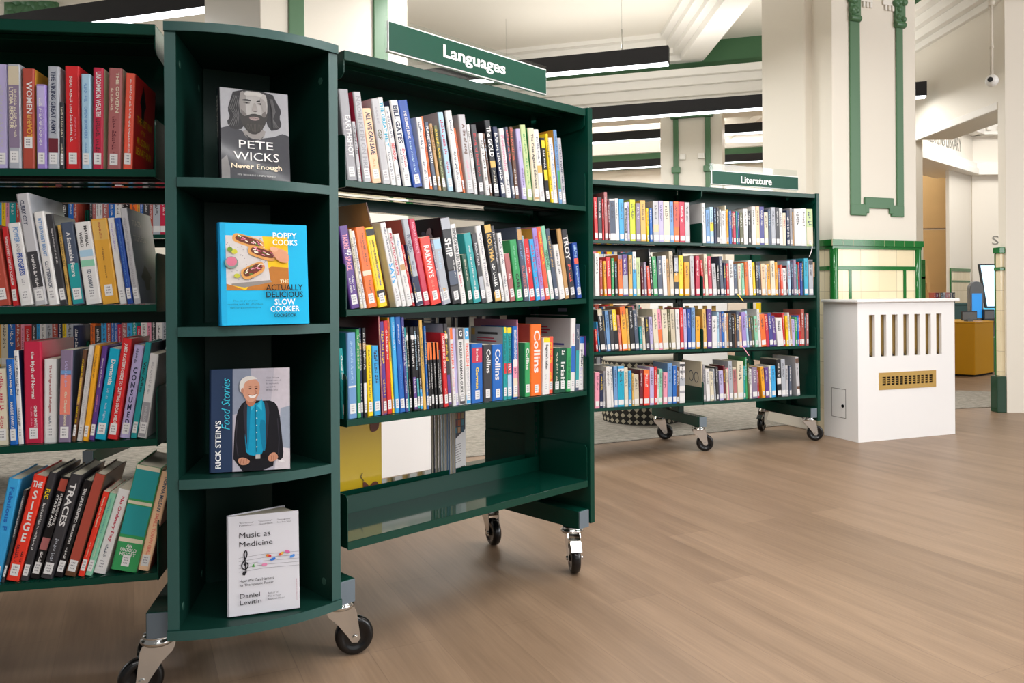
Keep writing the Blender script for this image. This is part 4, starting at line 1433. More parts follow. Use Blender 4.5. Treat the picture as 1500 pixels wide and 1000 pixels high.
A3 = [
 ('teal', 495, 507, 501.5, 508.2, T(('Champ Sup', 'white', .1, .45, .5))),
 ('dusty blue', 506, 484, 508.5, 521.8, {'S': 'teal', 'T': [('~', 'pale blue', .1, .6, .25)], 'B': [(.62, .64, 'white')]}),
 ('green', 517, 479.6, 522.3, 527.6, {}),
 ('navy', 524.2, 477.4, 528, 531.8, {'B': [(.17, .24, 'tan')]}),
 ('black', 529.5, 477.4, 532, 537.5, {'B': [(.17, .24, 'tan'), (.62, .88, 'white')]}),
 ('yellow', 534, 503, 538.8, 546.6, T(('~', 'charcoal', .06, .8, .3))),
 ('sky blue', 541.7, 504.3, 548, 557.9, {'S': 'blue'}),
 ('rose', 544.3, 462, 558.2, 560.6, {'S': 'maroon', 'D': .2, 'L': 0}),
 ('purple', 552.8, 468.6, 560.8, 567.2, {'B': [(.82, .99, 'brick red')], 'S': 'indigo'}),
 ('red', 561.6, 467.2, 567.4, 574.3, T(('~', 'white', .1, .42, .4))),
 ('yellow', 565.5, 462.6, 574.5, 577.6, {'B': [(0, .25, 'orange')]}),
 ('sky blue', 570.3, 462, 577.8, 584.2, {'T': [('~', 'white', .05, .35, .3)]}),
 ('blue', 576.6, 462, 584.4, 592.5, {'T': [('~', 'white', .08, .3, .25), ('~', 'dusty blue', .5, .75, .2)]}),
 ('indigo', 585, 462.6, 592.7, 597, {}),
 ('teal', 588, 478, 597.2, 599.8, {'L': 0}),
 ('black', 592.2, 477, 600, 603.8, {'B': [(.1, .16, 'white')]}),
 ('black', 597.7, 477, 604, 610.3, {'B': [(.1, .15, 'white'), (.6, .98, 'purple')]}),
 ('black', 604.2, 477, 610.5, 614.6, {'B': [(.1, .15, 'white'), (.62, .98, 'teal')]}),
 ('black', 608, 477, 614.8, 619, {'B': [(.75, .99, 'sky blue')]}),
 ('gold', 611.4, 467, 619.4, 624.1, {'S': 'navy', 'L': 0, 'T': [('~', 'charcoal', .2, .6, .4)]}),
 ('blue', 620.2, 476, 625, 628, {}),
 ('black', 624, 500, 628.2, 632, {'B': [(0, .26, 'orange')], 'T': [('~', 'white', .32, .7, .35)]}),
 ('black', 627.8, 500, 632.2, 636.5, {'B': [(0, .26, 'orange')], 'T': [('~', 'white', .32, .7, .35)]}),
 ('black', 631.8, 500, 636.7, 640.6, {'B': [(0, .26, 'orange')], 'T': [('~', 'white', .32, .7, .35)]}),
 ('black', 636, 500, 640.8, 644.2, {'B': [(0, .26, 'orange')], 'T': [('~', 'white', .32, .7, .35)]}),
 ('charcoal', 639.7, 512, 644.6, 649.2, T(('~', 'white', .3, .75, .35))),
 ('red', 643, 486.8, 649.5, 655.8, T(('COMPLETE OLD ENGLISH', 'white', .04, .54, .5), ('~', 'white', .75, .85, .3))),
 ('charcoal', 649.2, 473, 656.2, 662, {'S': 'silver', 'B': [(.62, .98, 'purple'), (.12, .18, 'white')], 'D': .2, 'sideL': [('bar', 'grey', .1, .24 - .012 * k, .12 - .02 * (k % 3), .003) for k in range(6)]}),
 ('white', 656.2, 479.4, 662.2, 667.3, {'B': [(0, .15, 'orange')], 'T': [('ENGLISH', 'coral', .2, .52, .6), ('~', 'pink', .55, .82, .4)]}),
 ('lavender', 662.2, 479.7, 667.6, 671.5, {'N': 1}),
 ('white', 668.7, 479.7, 671.8, 680.8, {'B': [(0, .15, 'charcoal'), (.88, .99, 'charcoal')], 'T': [('ENGLISH GRAMMAR GUIDE', 'black', .18, .85, .42, .45), ('^G', 'white', .03, .11, .5)]}),
 ('white', 678, 479.7, 681, 688.5, {'B': [(0, .15, 'sky blue'), (.88, .99, 'sky blue')], 'T': [('ENGLISH', 'coral', .2, .5, .5), ('EVERYONE', 'pale grey', .52, .84, .5), ('^0', 'white', .04, .11, .5)]}),
 ('blue', 690, 502.7, 690.6, 707, {'B': [(.07, .32, 'crimson')], 'T': [('Berlitz', 'white', .09, .3, .18, .5), ('German', 'yellow', .4, .76, .26)]}),
 ('charcoal', 707.5, 504.5, 708, 720.4, T(('Collins', 'white', .08, .5, .5, .6))),
 ('blue', 720.7, 504.5, 721, 736.6, T(('Collins', 'white', .08, .64, .52, .5))),
 ('teal', 732.7, 479.4, 736.9, 741.8, {'B': [(0, .08, 'yellow'), (.5, .64, 'red')], 'S': 'silver', 'sideL': [('bar', 'charcoal', .07, .196, .09, .007), ('bar', 'crimson', .08, .181, .08, .003), ('bar', 'crimson', .075, .173, .09, .003), ('bar', 'gold', .135, .2, .016, .02)], 'T': [('~', 'dark green', .12, .48, .4)]}),
 ('teal', 742.2, 479.5, 742.6, 749.9, {'B': [(0, .08, 'yellow'), (.5, .64, 'red'), (.66, .96, 'pale blue')], 'T': [('LEARN SPANISH', 'dark green', .1, .48, .45), ('TEXT', 'white', .5, .64, .5)]}),
 ('blue', 750.6, 478, 751, 758.6, {'B': [(.46, .56, 'white'), (.56, .72, 'pink'), (.72, .98, 'cream')], 'T': [('BREAKTHROUGH FRENCH', 'white', .05, .46, .45), ('~', 'charcoal', .58, .7, .4)]}),
 ('pink', 757, 468, 758.8, 760.2, {'R': .03, 'N': 1, 'L': 0, 'D': .2}),
 ('green', 760.4, 502.6, 760.6, 768.2, T(('Collins', 'white', .1, .5, .55, .5))),
 ('orange', 768, 476, 768.4, 785, {'S': 'brick red', 'T': [('Collins', 'white', .08, .68, .56, .56), ('~', 'peach', .86, .94, .5)]}),
 ('white', 786.6, 496.3, 785.3, 795.9, {'B': [(0, .08, 'yellow')], 'T': [("Beginner's Italian", 'charcoal', .12, .55, .45), ('~', 'pale grey', .65, .85, .3)]}),
 ('coral', 796.4, 494.2, 796.2, 802.6, {'B': [], 'S': 'brick red'}),
 ('dark green', 803.4, 511, 803.2, 811.3, {}),
 ('dark green', 811.5, 511, 811.6, 822, T(('Irish', 'white', .32, .78, .55, .5), ('~', 'white', .06, .2, .4))),
 ('green', 822.4, 511.7, 822.4, 829, {'T': [('~', 'dark green', .2, .8, .4)]}),
 ('white', 831, 467.6, 829.5, 836.5, {'S': 'pale grey', 'D': .21, 'sideL': [('bar', 'navy', .17, .268, .05, .006), ('bar', 'slate', .04, .262, .04, .012), ('bar', 'grey', .1, .245, .17, .0012), ('bar', 'crimson', .13, .205, .05, .004), ('bar', 'crimson', .125, .196, .06, .004), ('bar', 'crimson', .13, .187, .05, .004), ('bar', 'indigo', .08, .15, .1, .006)], 'B': [(.38, .74, 'blue')], 'T': [('~', 'pink', .2, .36, .3)]}),
 ('slate', 837.9, 476, 837.5, 843.5, {'B': [(.4, .9, 'teal')], 'T': [('~', 'white', .08, .24, .4)]}),
 ('white', 843.7, 495, 843.7, 851.2, {'B': [(0, .12, 'blue')], 'T': [('polish', 'navy', .24, .55, .5), ('~', 'lavender', .58, .85, .4)]}),
 ('purple', 851.8, 494.2, 851.6, 858.1, {'T': [('~', 'white', .06, .4, .4), ('Modern', 'tan', .44, .78, .5)]}),
]
C1 = [
 ('lavender', -1, 83.5, -3, 13, {'T': [('~', 'pale grey', .2, .8, .3)]}),
 ('silver', 15.3, 83.5, 14, 33, {'B': [(.02, .2, 'beige'), (.2, .8, 'mauve')], 'T': [('LYDIA BECKER', 'cream', .22, .62, .32, .3), ('~', 'cream', .24, .7, .2, .62)]}),
 ('brick red', 36.6, 90.2, 34.4, 53.1, {'S': 'mustard', 'T': [('WOMEN', 'white', .13, .45, .46, .6), ('&THE', 'gold', .46, .55, .34, .6), ('VOTE', 'mustard', .55, .73, .46, .6)], 'lz': .045}),
 ('lilac', 57.3, 114, 55.6, 70, {'B': [(.02, .26, 'lavender')], 'T': [('~', 'white', .16, .74, .3, .45), ('~', 'lavender', .3, .6, .2, .75)]}),
 ('silver', 74.7, 87.5, 71.7, 88.8, {'S': 'pale grey', 'T': [('THE VIKING GREAT ARMY', 'navy', .05, .66, .4), ('~', 'white', .1, .62, .16, .25)], 'B': [(.7, .84, 'maroon')]}),
 ('charcoal', 91.8, 141, 90, 96.2, {}),
 ('red', 99.6, 87.5, 98, 119.8, {'T': [('~', 'white', .1, .74, .2, .42), ('~', 'pink', .5, .72, .1, .7)]}),
 ('pale blue', 123.5, 99.7, 121.4, 135.2, {'T': [('OPEN BORDERS', 'dusty blue', .34, .68, .35), ('~', 'dusty blue', .1, .3, .35), ('~', 'dusty blue', .72, .85, .25)]}),
 ('crimson', 141, 90.7, 137, 152.6, {'T': [('UNCOMMON WEALTH', 'white', .04, .48, .5, .55), ('~', 'maroon', .5, .84, .4)], 'S': 'cream'}),
 ('rose', 164, 91.6, 158.0, 178.3, {'S': 'cream', 'T': [('THE GOVERN', 'cream', .04, .44, .24, .68), ('~', 'cream', .2, .42, .2, .3), ('~', 'maroon', .48, .85, .3)]}),
 ('coral', 188.8, 99.7, 181, 195.5, {'S': 'red', 'D': .175, 'T': [('~', 'white', .06, .84, .22, .6)], 'side': [('#', 'black', .07, .16, .05, .09), ('THE RETURN', 'yellow', .085, .118, .12, .017), ('OF THE', 'yellow', .075, .095, .04, .011), ('RUSSIAN', 'yellow', .08, .072, .1, .017), ('LEVIATHAN', 'yellow', .085, .048, .125, .017)]}),
]
C2 = [
 ('brick red', -22, 321, -4, 16.6, {'T': [('~', 'salmon', .2, .7, .25)]}),
 ('red', 4, 322.5, 19.3, 28.6, T(('TWENTY-FIRST CENTURY SOCIALISM', 'white', .12, .74, .4))),
 ('white', 12.6, 317.6, 30.5, 50, {'T': [('POWER', 'dusty blue', .05, .24, .4, .55), ('AND', 'grey', .25, .36, .3, .55), ('PROGRESS', 'royal blue', .37, .64, .42, .55), ('~', 'grey', .68, .78, .2)]}),
 ('pale grey', 22, 275, 51.5, 70.6, {'S': 'silver', 'D': .2, 'T': [('CURRY CITY', 'navy', .06, .28, .32, .4), ('~', 'white', .55, .9, .25)], 'B': [(.52, .84, 'charcoal')]}),
 ('white', 50.4, 301.5, 71.5, 87.6, {'T': [('BITTERSWEET BREXIT', 'dusty blue', .07, .48, .34), ('CLUTTERBUCK', 'slate', .53, .82, .34)]}),
 ('charcoal', 66.8, 305, 88, 99.4, {'T': [('~', 'white', .16, .55, .22, .55)]}),
 ('gold', 85, 321, 99.8, 105, {'L': 0}),
 ('slate', 90.3, 317.6, 106.6, 125.4, {'B': [(.5, .99, 'teal')], 'T': [('A Sustainable Future', 'white', .12, .66, .34)]}),
 ('white', 110.7, 317.6, 126.6, 149.4, {'T': [('MATERIAL', 'charcoal', .05, .3, .2, .66), ('WORLD', 'charcoal', .12, .3, .2, .3), ('ED CONWAY', 'slate', .58, .84, .26)], 'B': [(.34, .42, 'pale blue'), (.46, .54, 'mint')]}),
 ('mustard', 133.8, 313, 150.6, 174.6, {'B': [(.02, .25, 'gold')], 'T': [('~', 'brick red', .04, .24, .14, .5), ('~', 'brown', .34, .5, .1), ('~', 'brown', .55, .7, .08)], 'lz': .018}),
 ('white', 159, 311.5, 176, 186.3, {'T': [('~', 'lilac', .06, .4, .25)]}),
 ('royal blue', 169, 311.5, 187, 195.8, {'T': [('~', 'dusty blue', .06, .8, .22)]}),
 ('pale grey', 177.5, 297.3, 196.8, 207, {'S': 'slate', 'D': .2, 'T': [('~', 'grey', .1, .85, .35)], 'side': [('TRACES', 'grey', .06, .185, .07, .014), ('TITLE DEEDS', 'grey', .07, .15, .1, .014), ('#', 'black', .08, .06, .09, .06)]}),
]
C3 = [
 ('cream', -8, 530, -5, 11.4, {}),
 ('blue', -1, 517, 13.4, 25.2, {'T': [('Will You Help Me?', 'white', .06, .42, .4), ('MAGGIE HARTLEY', 'white', .5, .84, .35)]}),
 ('white', 12, 504.3, 26, 33.5, {'S': 'navy'}),
 ('crimson', 33, 490.6, 35.2, 62.5, {'S': 'crimson', 'D': .2, 'T': [('the Myth of Normal', 'white', .1, .56, .24, .5), ('GABOR MATE', 'white', .63, .84, .16, .62), ('~', 'pink', .64, .84, .08, .4)]}),
 ('white', 63.8, 516.6, 63.4, 81.8, {'T': [('The Ungrateful Refugee', 'rose', .07, .64, .24), ('~', 'slate', .68, .84, .2)]}),
 ('mauve', 88, 504.3, 84, 102.3, {'S': 'slate', 'B': [(.22, .26, 'dusty blue'), (.27, .7, 'salmon')], 'T': [('On Chapel Sands', 'cream', .45, .82, .26), ('~', 'lavender', .12, .42, .2)]}),
 ('brown', 121, 504, 103.9, 109.4, {'B': [(.3, .6, 'tan')]}),
 ('white', 129.8, 497.7, 111.2, 119.7, {'T': [('~', 'pale grey', .1, .84, .3)]}),
 ('amber', 138.6, 497.7, 120, 127.6, {'T': [('~', 'brown', .1, .34, .3)]}),
 ('purple', 147.9, 499.4, 128, 136.2, {'T': [('Dancing with Dementia', 'white', .13, .44, .32), ('~', 'pink', .52, .7, .25)]}),
 ('turquoise', 159.6, 503.8, 137.2, 153.8, {'T': [('Dementia', 'white', .12, .4, .4, .55), ('~', 'pale blue', .44, .56, .22), ('~', 'pale blue', .6, .8, .22)]}),
 ('red', 178.3, 488.9, 155.2, 170.4, T(("JAMES ACASTER'S GUIDE TO QUITTING SOCIAL MEDIA", 'white', .05, .86, .42))),
 ('lavender', 195.9, 499, 173.6, 189.0, {'T': [('^C\nO\nN\nS\nU\nM\nE\nD', 'navy', .24, .86, .46, .5), ('~', 'navy', .04, .2, .22, .4)]}),
 ('teal', 212.4, 495, 190, 199.2, {'S': 'navy', 'T': [('Vital Allies', 'black', .2, .52, .42)]}),
 ('white', 217.9, 511.5, 199.8, 213.5, {'S': 'pale grey', 'B': [(.58, .99, 'grey')], 'T': [('~', 'grey', .1, .5, .25), ('PENELOPE', 'pale grey', .63, .84, .3)]}),
]
C4 = [
 ('sky blue', 8, 693.4, -21, -1.5, {'T': [('Fabulous F', 'blue', .08, .5, .36)]}),
 ('charcoal', 31, 709, -1, 3.8, {}),
 ('scarlet', 44.8, 690, 4.5, 25.6, {'T': [('^THE', 'white', .05, .11, .7), ('^S\nI\nE\nG\nE', 'white', .14, .63, .5), ('~', 'maroon', .66, .84, .24, .32), ('~', 'black', .72, .82, .24, .7)]}),
 ('charcoal', 68.3, 684.8, 26.4, 38, {'T': [('FLIC', 'yellow', .15, .24, .6), ('~', 'white', .28, .72, .3)]}),
 ('black', 84, 691.7, 39, 54, {'B': [(.02, .14, 'brick red'), (.6, .72, 'rose')], 'T': [('SUPERPOWERS,', 'white', .16, .48, .3, .7), ('STATES AND', 'white', .18, .5, .26, .35), ('~', 'white', .74, .86, .3)]}),
 ('charcoal', 98.9, 688.8, 55.2, 73.8, {'T': [('TRACES', 'white', .08, .5, .52), ('~', 'silver', .62, .84, .3)]}),
 ('black', 117.3, 697.5, 74.4, 88.4, {'T': [('THE LIFE SCIENTIFIC:', 'white', .08, .44, .34), ('VIRUS HUNTERS', 'white', .45, .66, .24), ('~', 'white', .7, .82, .24)]}),
 ('brown', 134.5, 688.8, 90.3, 108.6, {'S': 'charcoal', 'N': 1, 'B': [(.0, .12, 'brick red'), (.12, .86, 'brick red')]}),
 ('scarlet', 147.2, 713.6, 110.8, 120.5, {'T': [('How to Live in Denmark', 'cream', .06, .42, .3), ('~', 'cream', .6, .78, .2)]}),
 ('mint', 156.4, 716, 121.2, 131.8, {'T': [('~', 'teal', .06, .5, .25), ('~', 'cream', .55, .78, .2)]}),
 ('white', 166.7, 711.3, 132.4, 151.2, {'T': [('No Ordinary Day', 'crimson', .08, .62, .34, .55), ('~', 'slate', .66, .84, .22)]}),
 ('green', 192, 680, 157.4, 197.4, {'S': 'beige', 'D': .17, 'B': [(.0, .04, 'cream'), (.04, .32, 'teal'), (.34, .37, 'cream'), (.38, .66, 'teal'), (.69, .73, 'cream')], 'T': [('^AN\nUNTOLD\nHISTORY', 'white', .745, .86, .62)]}),
 ('peach', 231, 686, 198.4, 215.6, {'S': 'brick red', 'T': [('DONNA McLEAN', 'slate', .05, .4, .32, .55), ('SMALL TOWN GIRL', 'salmon', .42, .84, .32, .55)]}),
]
def rows(text, extra=None):
    out = []
    for i, ln in enumerate(l for l in text.strip().splitlines()):
        p = [q.strip() for q in ln.split(',')]
        out.append((p[0], float(p[1]), float(p[2]), float(p[3]), float(p[4]), (extra or {}).get(i, {})))
    return out
B1 = rows('''red,872,290.3,872.6,877.3
charcoal,878,290.5,878,883.4
red,883.6,293,883.6,886
rose,887,283,887.6,892
maroon,892,296,892.3,895
white,894,293,895.3,903.5
white,901.6,292.5,903.8,908.4
sky blue,909,293.5,909,915.6
white,915.6,298.4,916,920.3
lavender,920.6,298,921,924.2
lime,924.9,294.8,924.6,932.2
mauve,933.4,299.8,933.6,939.8
gold,940.2,296,940.3,947.4
yellow,949,307.4,949.2,952.4
blue,953,307.4,953.4,957.3
pale grey,958.6,297,958.8,966.5
lavender,967.1,297,967.2,973.3
cream,973.6,298,973.8,982.6
dusty blue,983.2,298.4,983.3,988.2
orange,989.2,298.4,989.3,996.2
crimson,997.2,298.9,997.3,1004.8
pale grey,1005.2,299.8,1005.2,1011.8
white,1030,301,1030.6,1035.3
dusty blue,1035.9,311,1036,1041.2
pale blue,1041.7,307,1041.8,1046.8
navy,1047.2,307.5,1047.3,1051
charcoal,1051.4,307.5,1051.6,1055.6
white,1056,310.6,1056,1058.2
white,1058.6,313,1058.8,1064
cream,1063.8,305,1064.2,1065.9
amber,1066,311,1066,1068.7
blue,1069.2,313,1069.2,1072.9
maroon,1073,313,1073.1,1075.2
crimson,1075.3,314.2,1075.4,1079.5
teal,1079.8,313.8,1079.9,1082.2
indigo,1082.2,315.6,1082.4,1085
olive,1085.2,315.6,1085.4,1090
white,1090.9,310.2,1091.2,1097
black,1097.3,313,1097.5,1101.6
white,1103,307,1103.2,1108.7
peach,1109.2,307,1109.2,1114.2
indigo,1114.6,307.5,1114.7,1120.8
cream,1121.3,316,1121.3,1126.6
slate,1126.9,311.6,1127,1131.2
silver,1131.5,308.5,1131.6,1137.4
charcoal,1138.2,309,1138.4,1143.2
white,1143.4,309.8,1143.5,1148
cream,1148.3,317,1148.3,1153
navy,1153.6,313.4,1154,1158.4
grey,1158.8,310,1159,1162.5
tan,1162.5,316,1162.6,1164.4
white,1164.4,311,1164.6,1174.8
white,1175.1,310.6,1175.2,1182.4
pale green,1183,311.6,1183,1192.6''', {
 0: {'T': [('~', 'white', .1, .7, .6)]}, 5: {'B': [(.04, .85, 'slate')], 'T': [('~', 'white', .12, .6, .3)]},
 10: T(('RAFA', 'charcoal', .06, .34, .55), ('~', 'olive', .4, .68, .3)), 11: T(('PITCH BLACK', 'white', .12, .84, .62)),
 12: T(('MOZAKRAT', 'mustard', .18, .82, .55)), 8: {'B': [(.15, .8, 'charcoal')], 'T': [('~', 'white', .2, .75, .3)]},
 15: {'B': [(.58, .76, 'peach')], 'T': [('~', 'slate', .1, .4, .3)]}, 17: T(('SACHIN', 'pink', .1, .4, .5), ('~', 'tan', .5, .85, .3)),
 19: {'B': [(.05, .62, 'coral')], 'T': [('RISE CLUB', 'white', .06, .62, .55)]}, 21: T(('DAMON HILL', 'charcoal', .14, .74, .55)),
 22: {'D': .2, 'S': 'grey', 'sideL': [('bar', 'charcoal', .08, .2, .06, .004), ('bar', 'charcoal', .11, .185, .05, .004), ('bar', 'charcoal', .07, .16, .07, .004), ('bar', 'charcoal', .1, .145, .04, .004)]}, 24: {'B': [(.42, .66, 'yellow')]}, 41: T(('~', 'lavender', .05, .8, .5)), 48: T(('~', 'white', .18, .8, .6)), 51: {'N': 1}, 52: {'T': [('~', 'pink', .1, .85, .3)]},
 53: {'B': [(.5, .95, 'cream')], 'ribbon': ('white', [(0, -.004, .02), (-.002, -.02, -.005), (-.012, -.024, -.03), (-.03, -.024, -.065)])}})
B2 = rows('''white,872.4,372.7,872.6,878.8
brick red,879.6,382,879.8,883.6
amber,884.8,384,886,889.8
red,889.4,378.3,890.4,896
green,896.4,380,896.8,901
black,900.8,384.6,901.6,906
orange,906.4,375.3,907.4,913
purple,912.8,374.9,913.8,921
gold,922,375.7,922.5,927.5
sky blue,927.8,371,928.2,933.2
pale green,932.8,380,933.8,939
maroon,939.6,392.7,941.2,944.4
mauve,943.8,386.3,944.8,948.5
coral,948,391.9,950,954.2
black,950.7,366.8,954.8,958.2
green,955.9,378.3,958.6,964.4
slate,964,378,965.2,971.4
white,970.8,377.4,972.6,978.2
tan,976,382,978.6,982.6
beige,981,371,983,988
black,988.2,377.4,989,995
yellow,995.9,377.4,996,1001.6
amber,1003.6,387.2,1003.8,1010.8
pale grey,1012,378,1013,1018
crimson,1020,378.3,1020.6,1026
red,1026.5,384.6,1030.4,1033.7
cream,1032,376,1034.2,1038.4
crimson,1037.4,379,1039.2,1044
pale grey,1043.4,390,1045.6,1051
black,1051,392,1051.6,1055
slate,1054.4,379.4,1056.8,1061
navy,1060.6,389,1061.5,1064.8
red,1064.6,389.8,1065.4,1069
white,1068.6,385,1069.6,1076
slate,1074.8,391,1076.6,1081.8
cream,1081.4,390.6,1082.6,1087.4
mint,1086.6,389.8,1088,1092
orange,1091.4,388,1092.8,1097.4
white,1096.8,385.8,1098.6,1103.6
yellow,1102.8,389,1104.4,1108
charcoal,1107.2,387.8,1108.4,1112
navy,1110.8,388.4,1112.4,1116
peach,1115.6,391,1116.8,1122.4
white,1121.8,392.6,1123,1125
amber,1123.8,392,1125.4,1130
cream,1129.4,387,1130.6,1136.6
amber,1136,389,1137.2,1141
mauve,1140.6,398,1141.8,1144
coral,1143.8,393,1144.8,1148
white,1146.9,397.8,1148.4,1153.4
maroon,1152,394,1153.8,1155.4
pale blue,1154.6,387.4,1156,1160
navy,1159.6,389.4,1160.4,1163.2
mauve,1162.8,385.4,1163.4,1167.6
teal,1167,393,1168,1170.4
red,1170,389,1170.6,1172.8
royal blue,1172.4,390.6,1173,1176
black,1175.4,388.2,1176.4,1178.6
turquoise,1178.8,384,1179,1184.6
silver,1185.6,386,1186,1192
peach,1192.4,390,1192.6,1195.4''', {
 0: T(('INVERTING', 'charcoal', .12, .86, .5)), 3: {'T': [('~', 'white', .1, .3, .5)]}, 6: {'B': [(0, .1, 'mauve')], 'T': [('~', 'white', .12, .45, .5)]},
 7: {'B': [(.5, .98, 'silver')], 'T': [('~', 'white', .05, .45, .5)]}, 9: {'B': [(.0, .4, 'white')]}, 14: T(('AMERICA', 'white', .05, .75, .6)),
 17: T(('KYLE', 'navy', .02, .26, .55), ('~', 'silver', .3, .6, .3)), 20: {'B': [(.06, .4, 'silver'), (.44, .66, 'mustard')]}, 23: {'T': [('~', 'slate', .1, .8, .6)]},
 34: {'ribbon': ('yellow', [(0, -.004, .01), (.004, -.02, -.004), (.018, -.022, -.022), (.03, -.024, -.036)])}, 58: {'N': 1}, 59: {'B': [(.02, .14, 'charcoal')]}})
B3 = rows('''red,871,484,873.4,876.4
sky blue,873.2,473,877.4,879.8
black,873.6,455.8,880.4,887
slate,882,457,887.4,889.4
dusty blue,886,457,889.8,895
charcoal,891.2,457,895.6,900.6
black,896,455.8,901.2,907
salmon,903.6,463.4,907.8,911.4
orange,908,451.4,912.4,920
gold,916.4,454,920.2,923.8
black,920.4,452,924.4,930.6
slate,927.2,456.6,931.4,936.6
teal,936,481,937.8,941.6
cream,939.6,467.4,942.2,946.4
charcoal,944.8,467,947.2,952
lavender,950.4,466.6,953,957.8
cream,954.8,456,958.4,965.2
pink,962,456,966,971.2
cream,968.8,456.6,971.6,979.6
olive,977.6,456,980.4,983.6
beige,980.8,456,984,990
white,989.2,456,991.2,996.4
red,995.6,454,997.4,1002
lavender,1000.8,456,1002.6,1006.8
royal blue,1006.8,456,1008,1012.8
dusty blue,1012.8,454,1013.2,1018.4
amber,1019.2,467,1020.2,1026
gold,1028.8,456.6,1030.8,1035.6
purple,1036,456.6,1036.6,1042.8
white,1043.2,467,1043.6,1050.4
pale blue,1049.6,461,1051,1054
mauve,1053.2,462,1054.2,1057.6
blue,1056.8,460.6,1057.8,1061.6
white,1060,463,1061.8,1064.8
tan,1063.2,463,1065,1067.8
charcoal,1066,463.4,1068,1072.6
black,1070.8,466,1072.8,1076.6
brown,1074,464,1076.6,1079.4
slate,1074.8,461,1079.4,1083.8
peach,1080.8,467.4,1083.8,1087.4
lilac,1085.2,461.8,1088.4,1094
pale blue,1089.6,459.8,1094.6,1098
slate,1093.2,467,1098.2,1102.2
olive,1097.2,467.8,1102.4,1105.6
mint,1104,467.8,1106.6,1111.4
white,1105.6,458,1112,1115.6
orange,1110.4,465.4,1115.8,1122.8
crimson,1119.6,465.4,1123,1127.6
indigo,1124.4,463.8,1128,1133.2
purple,1129,468,1133.4,1138.4
white,1134,471.4,1138.8,1147.6
red,1145.6,463.8,1147.8,1150.6
yellow,1150,467.8,1152.6,1156
white,1153.6,463.4,1156.2,1158.6
tan,1156.8,467.4,1158.8,1161
lavender,1159.2,473,1161.2,1165.4
green,1164.4,469.8,1165.8,1168.8
blue,1167.6,467.4,1169,1171.2
red,1169.6,466.6,1171.4,1173.4
brick red,1173.2,458.6,1173.8,1178.4
charcoal,1178,465,1178.8,1181.2
rose,1181.2,464.6,1181.4,1184.8''', {
 2: {'B': [(.0, .14, 'beige')], 'T': [('MAX', 'pale grey', .24, .44, .5, .65), ('~', 'pale grey', .2, .5, .2, .3)]}, 4: {'T': [('~', 'white', .3, .54, .5)]},
 6: {'B': [(0, .5, 'yellow')], 'T': [('GUY MARTIN', 'black', .04, .48, .6)]}, 8: {'B': [(.18, .86, 'amber')], 'T': [('FOOTBALL', 'white', .2, .86, .62), ('^6', 'navy', .05, .12, .5)]},
 10: T(('DAVID BECKHAM', 'white', .02, .9, .62)), 16: T(('GAME ON', 'royal blue', .06, .86, .7)), 17: {'B': [(.5, .86, 'orange')]}, 18: T(('~', 'mustard', .02, .72, .6)),
 20: T(('TOM JONES', 'white', .04, .78, .6)), 21: {'T': [('~', 'slate', .05, .7, .4)]}, 26: {'T': [('~', 'tan', .1, .5, .3)]}, 27: {'T': [('~', 'olive', .08, .5, .3)]}, 46: {'N': 1},
 39: {'ribbon': ('pink', [(0, -.004, .01), (.004, -.02, -.004), (.02, -.022, -.026), (.036, -.024, -.05)])}, 50: {'T': [('~', 'pale grey', .8, .9, .3)]}, 59: T(('~', 'mustard', .05, .8, .6))})
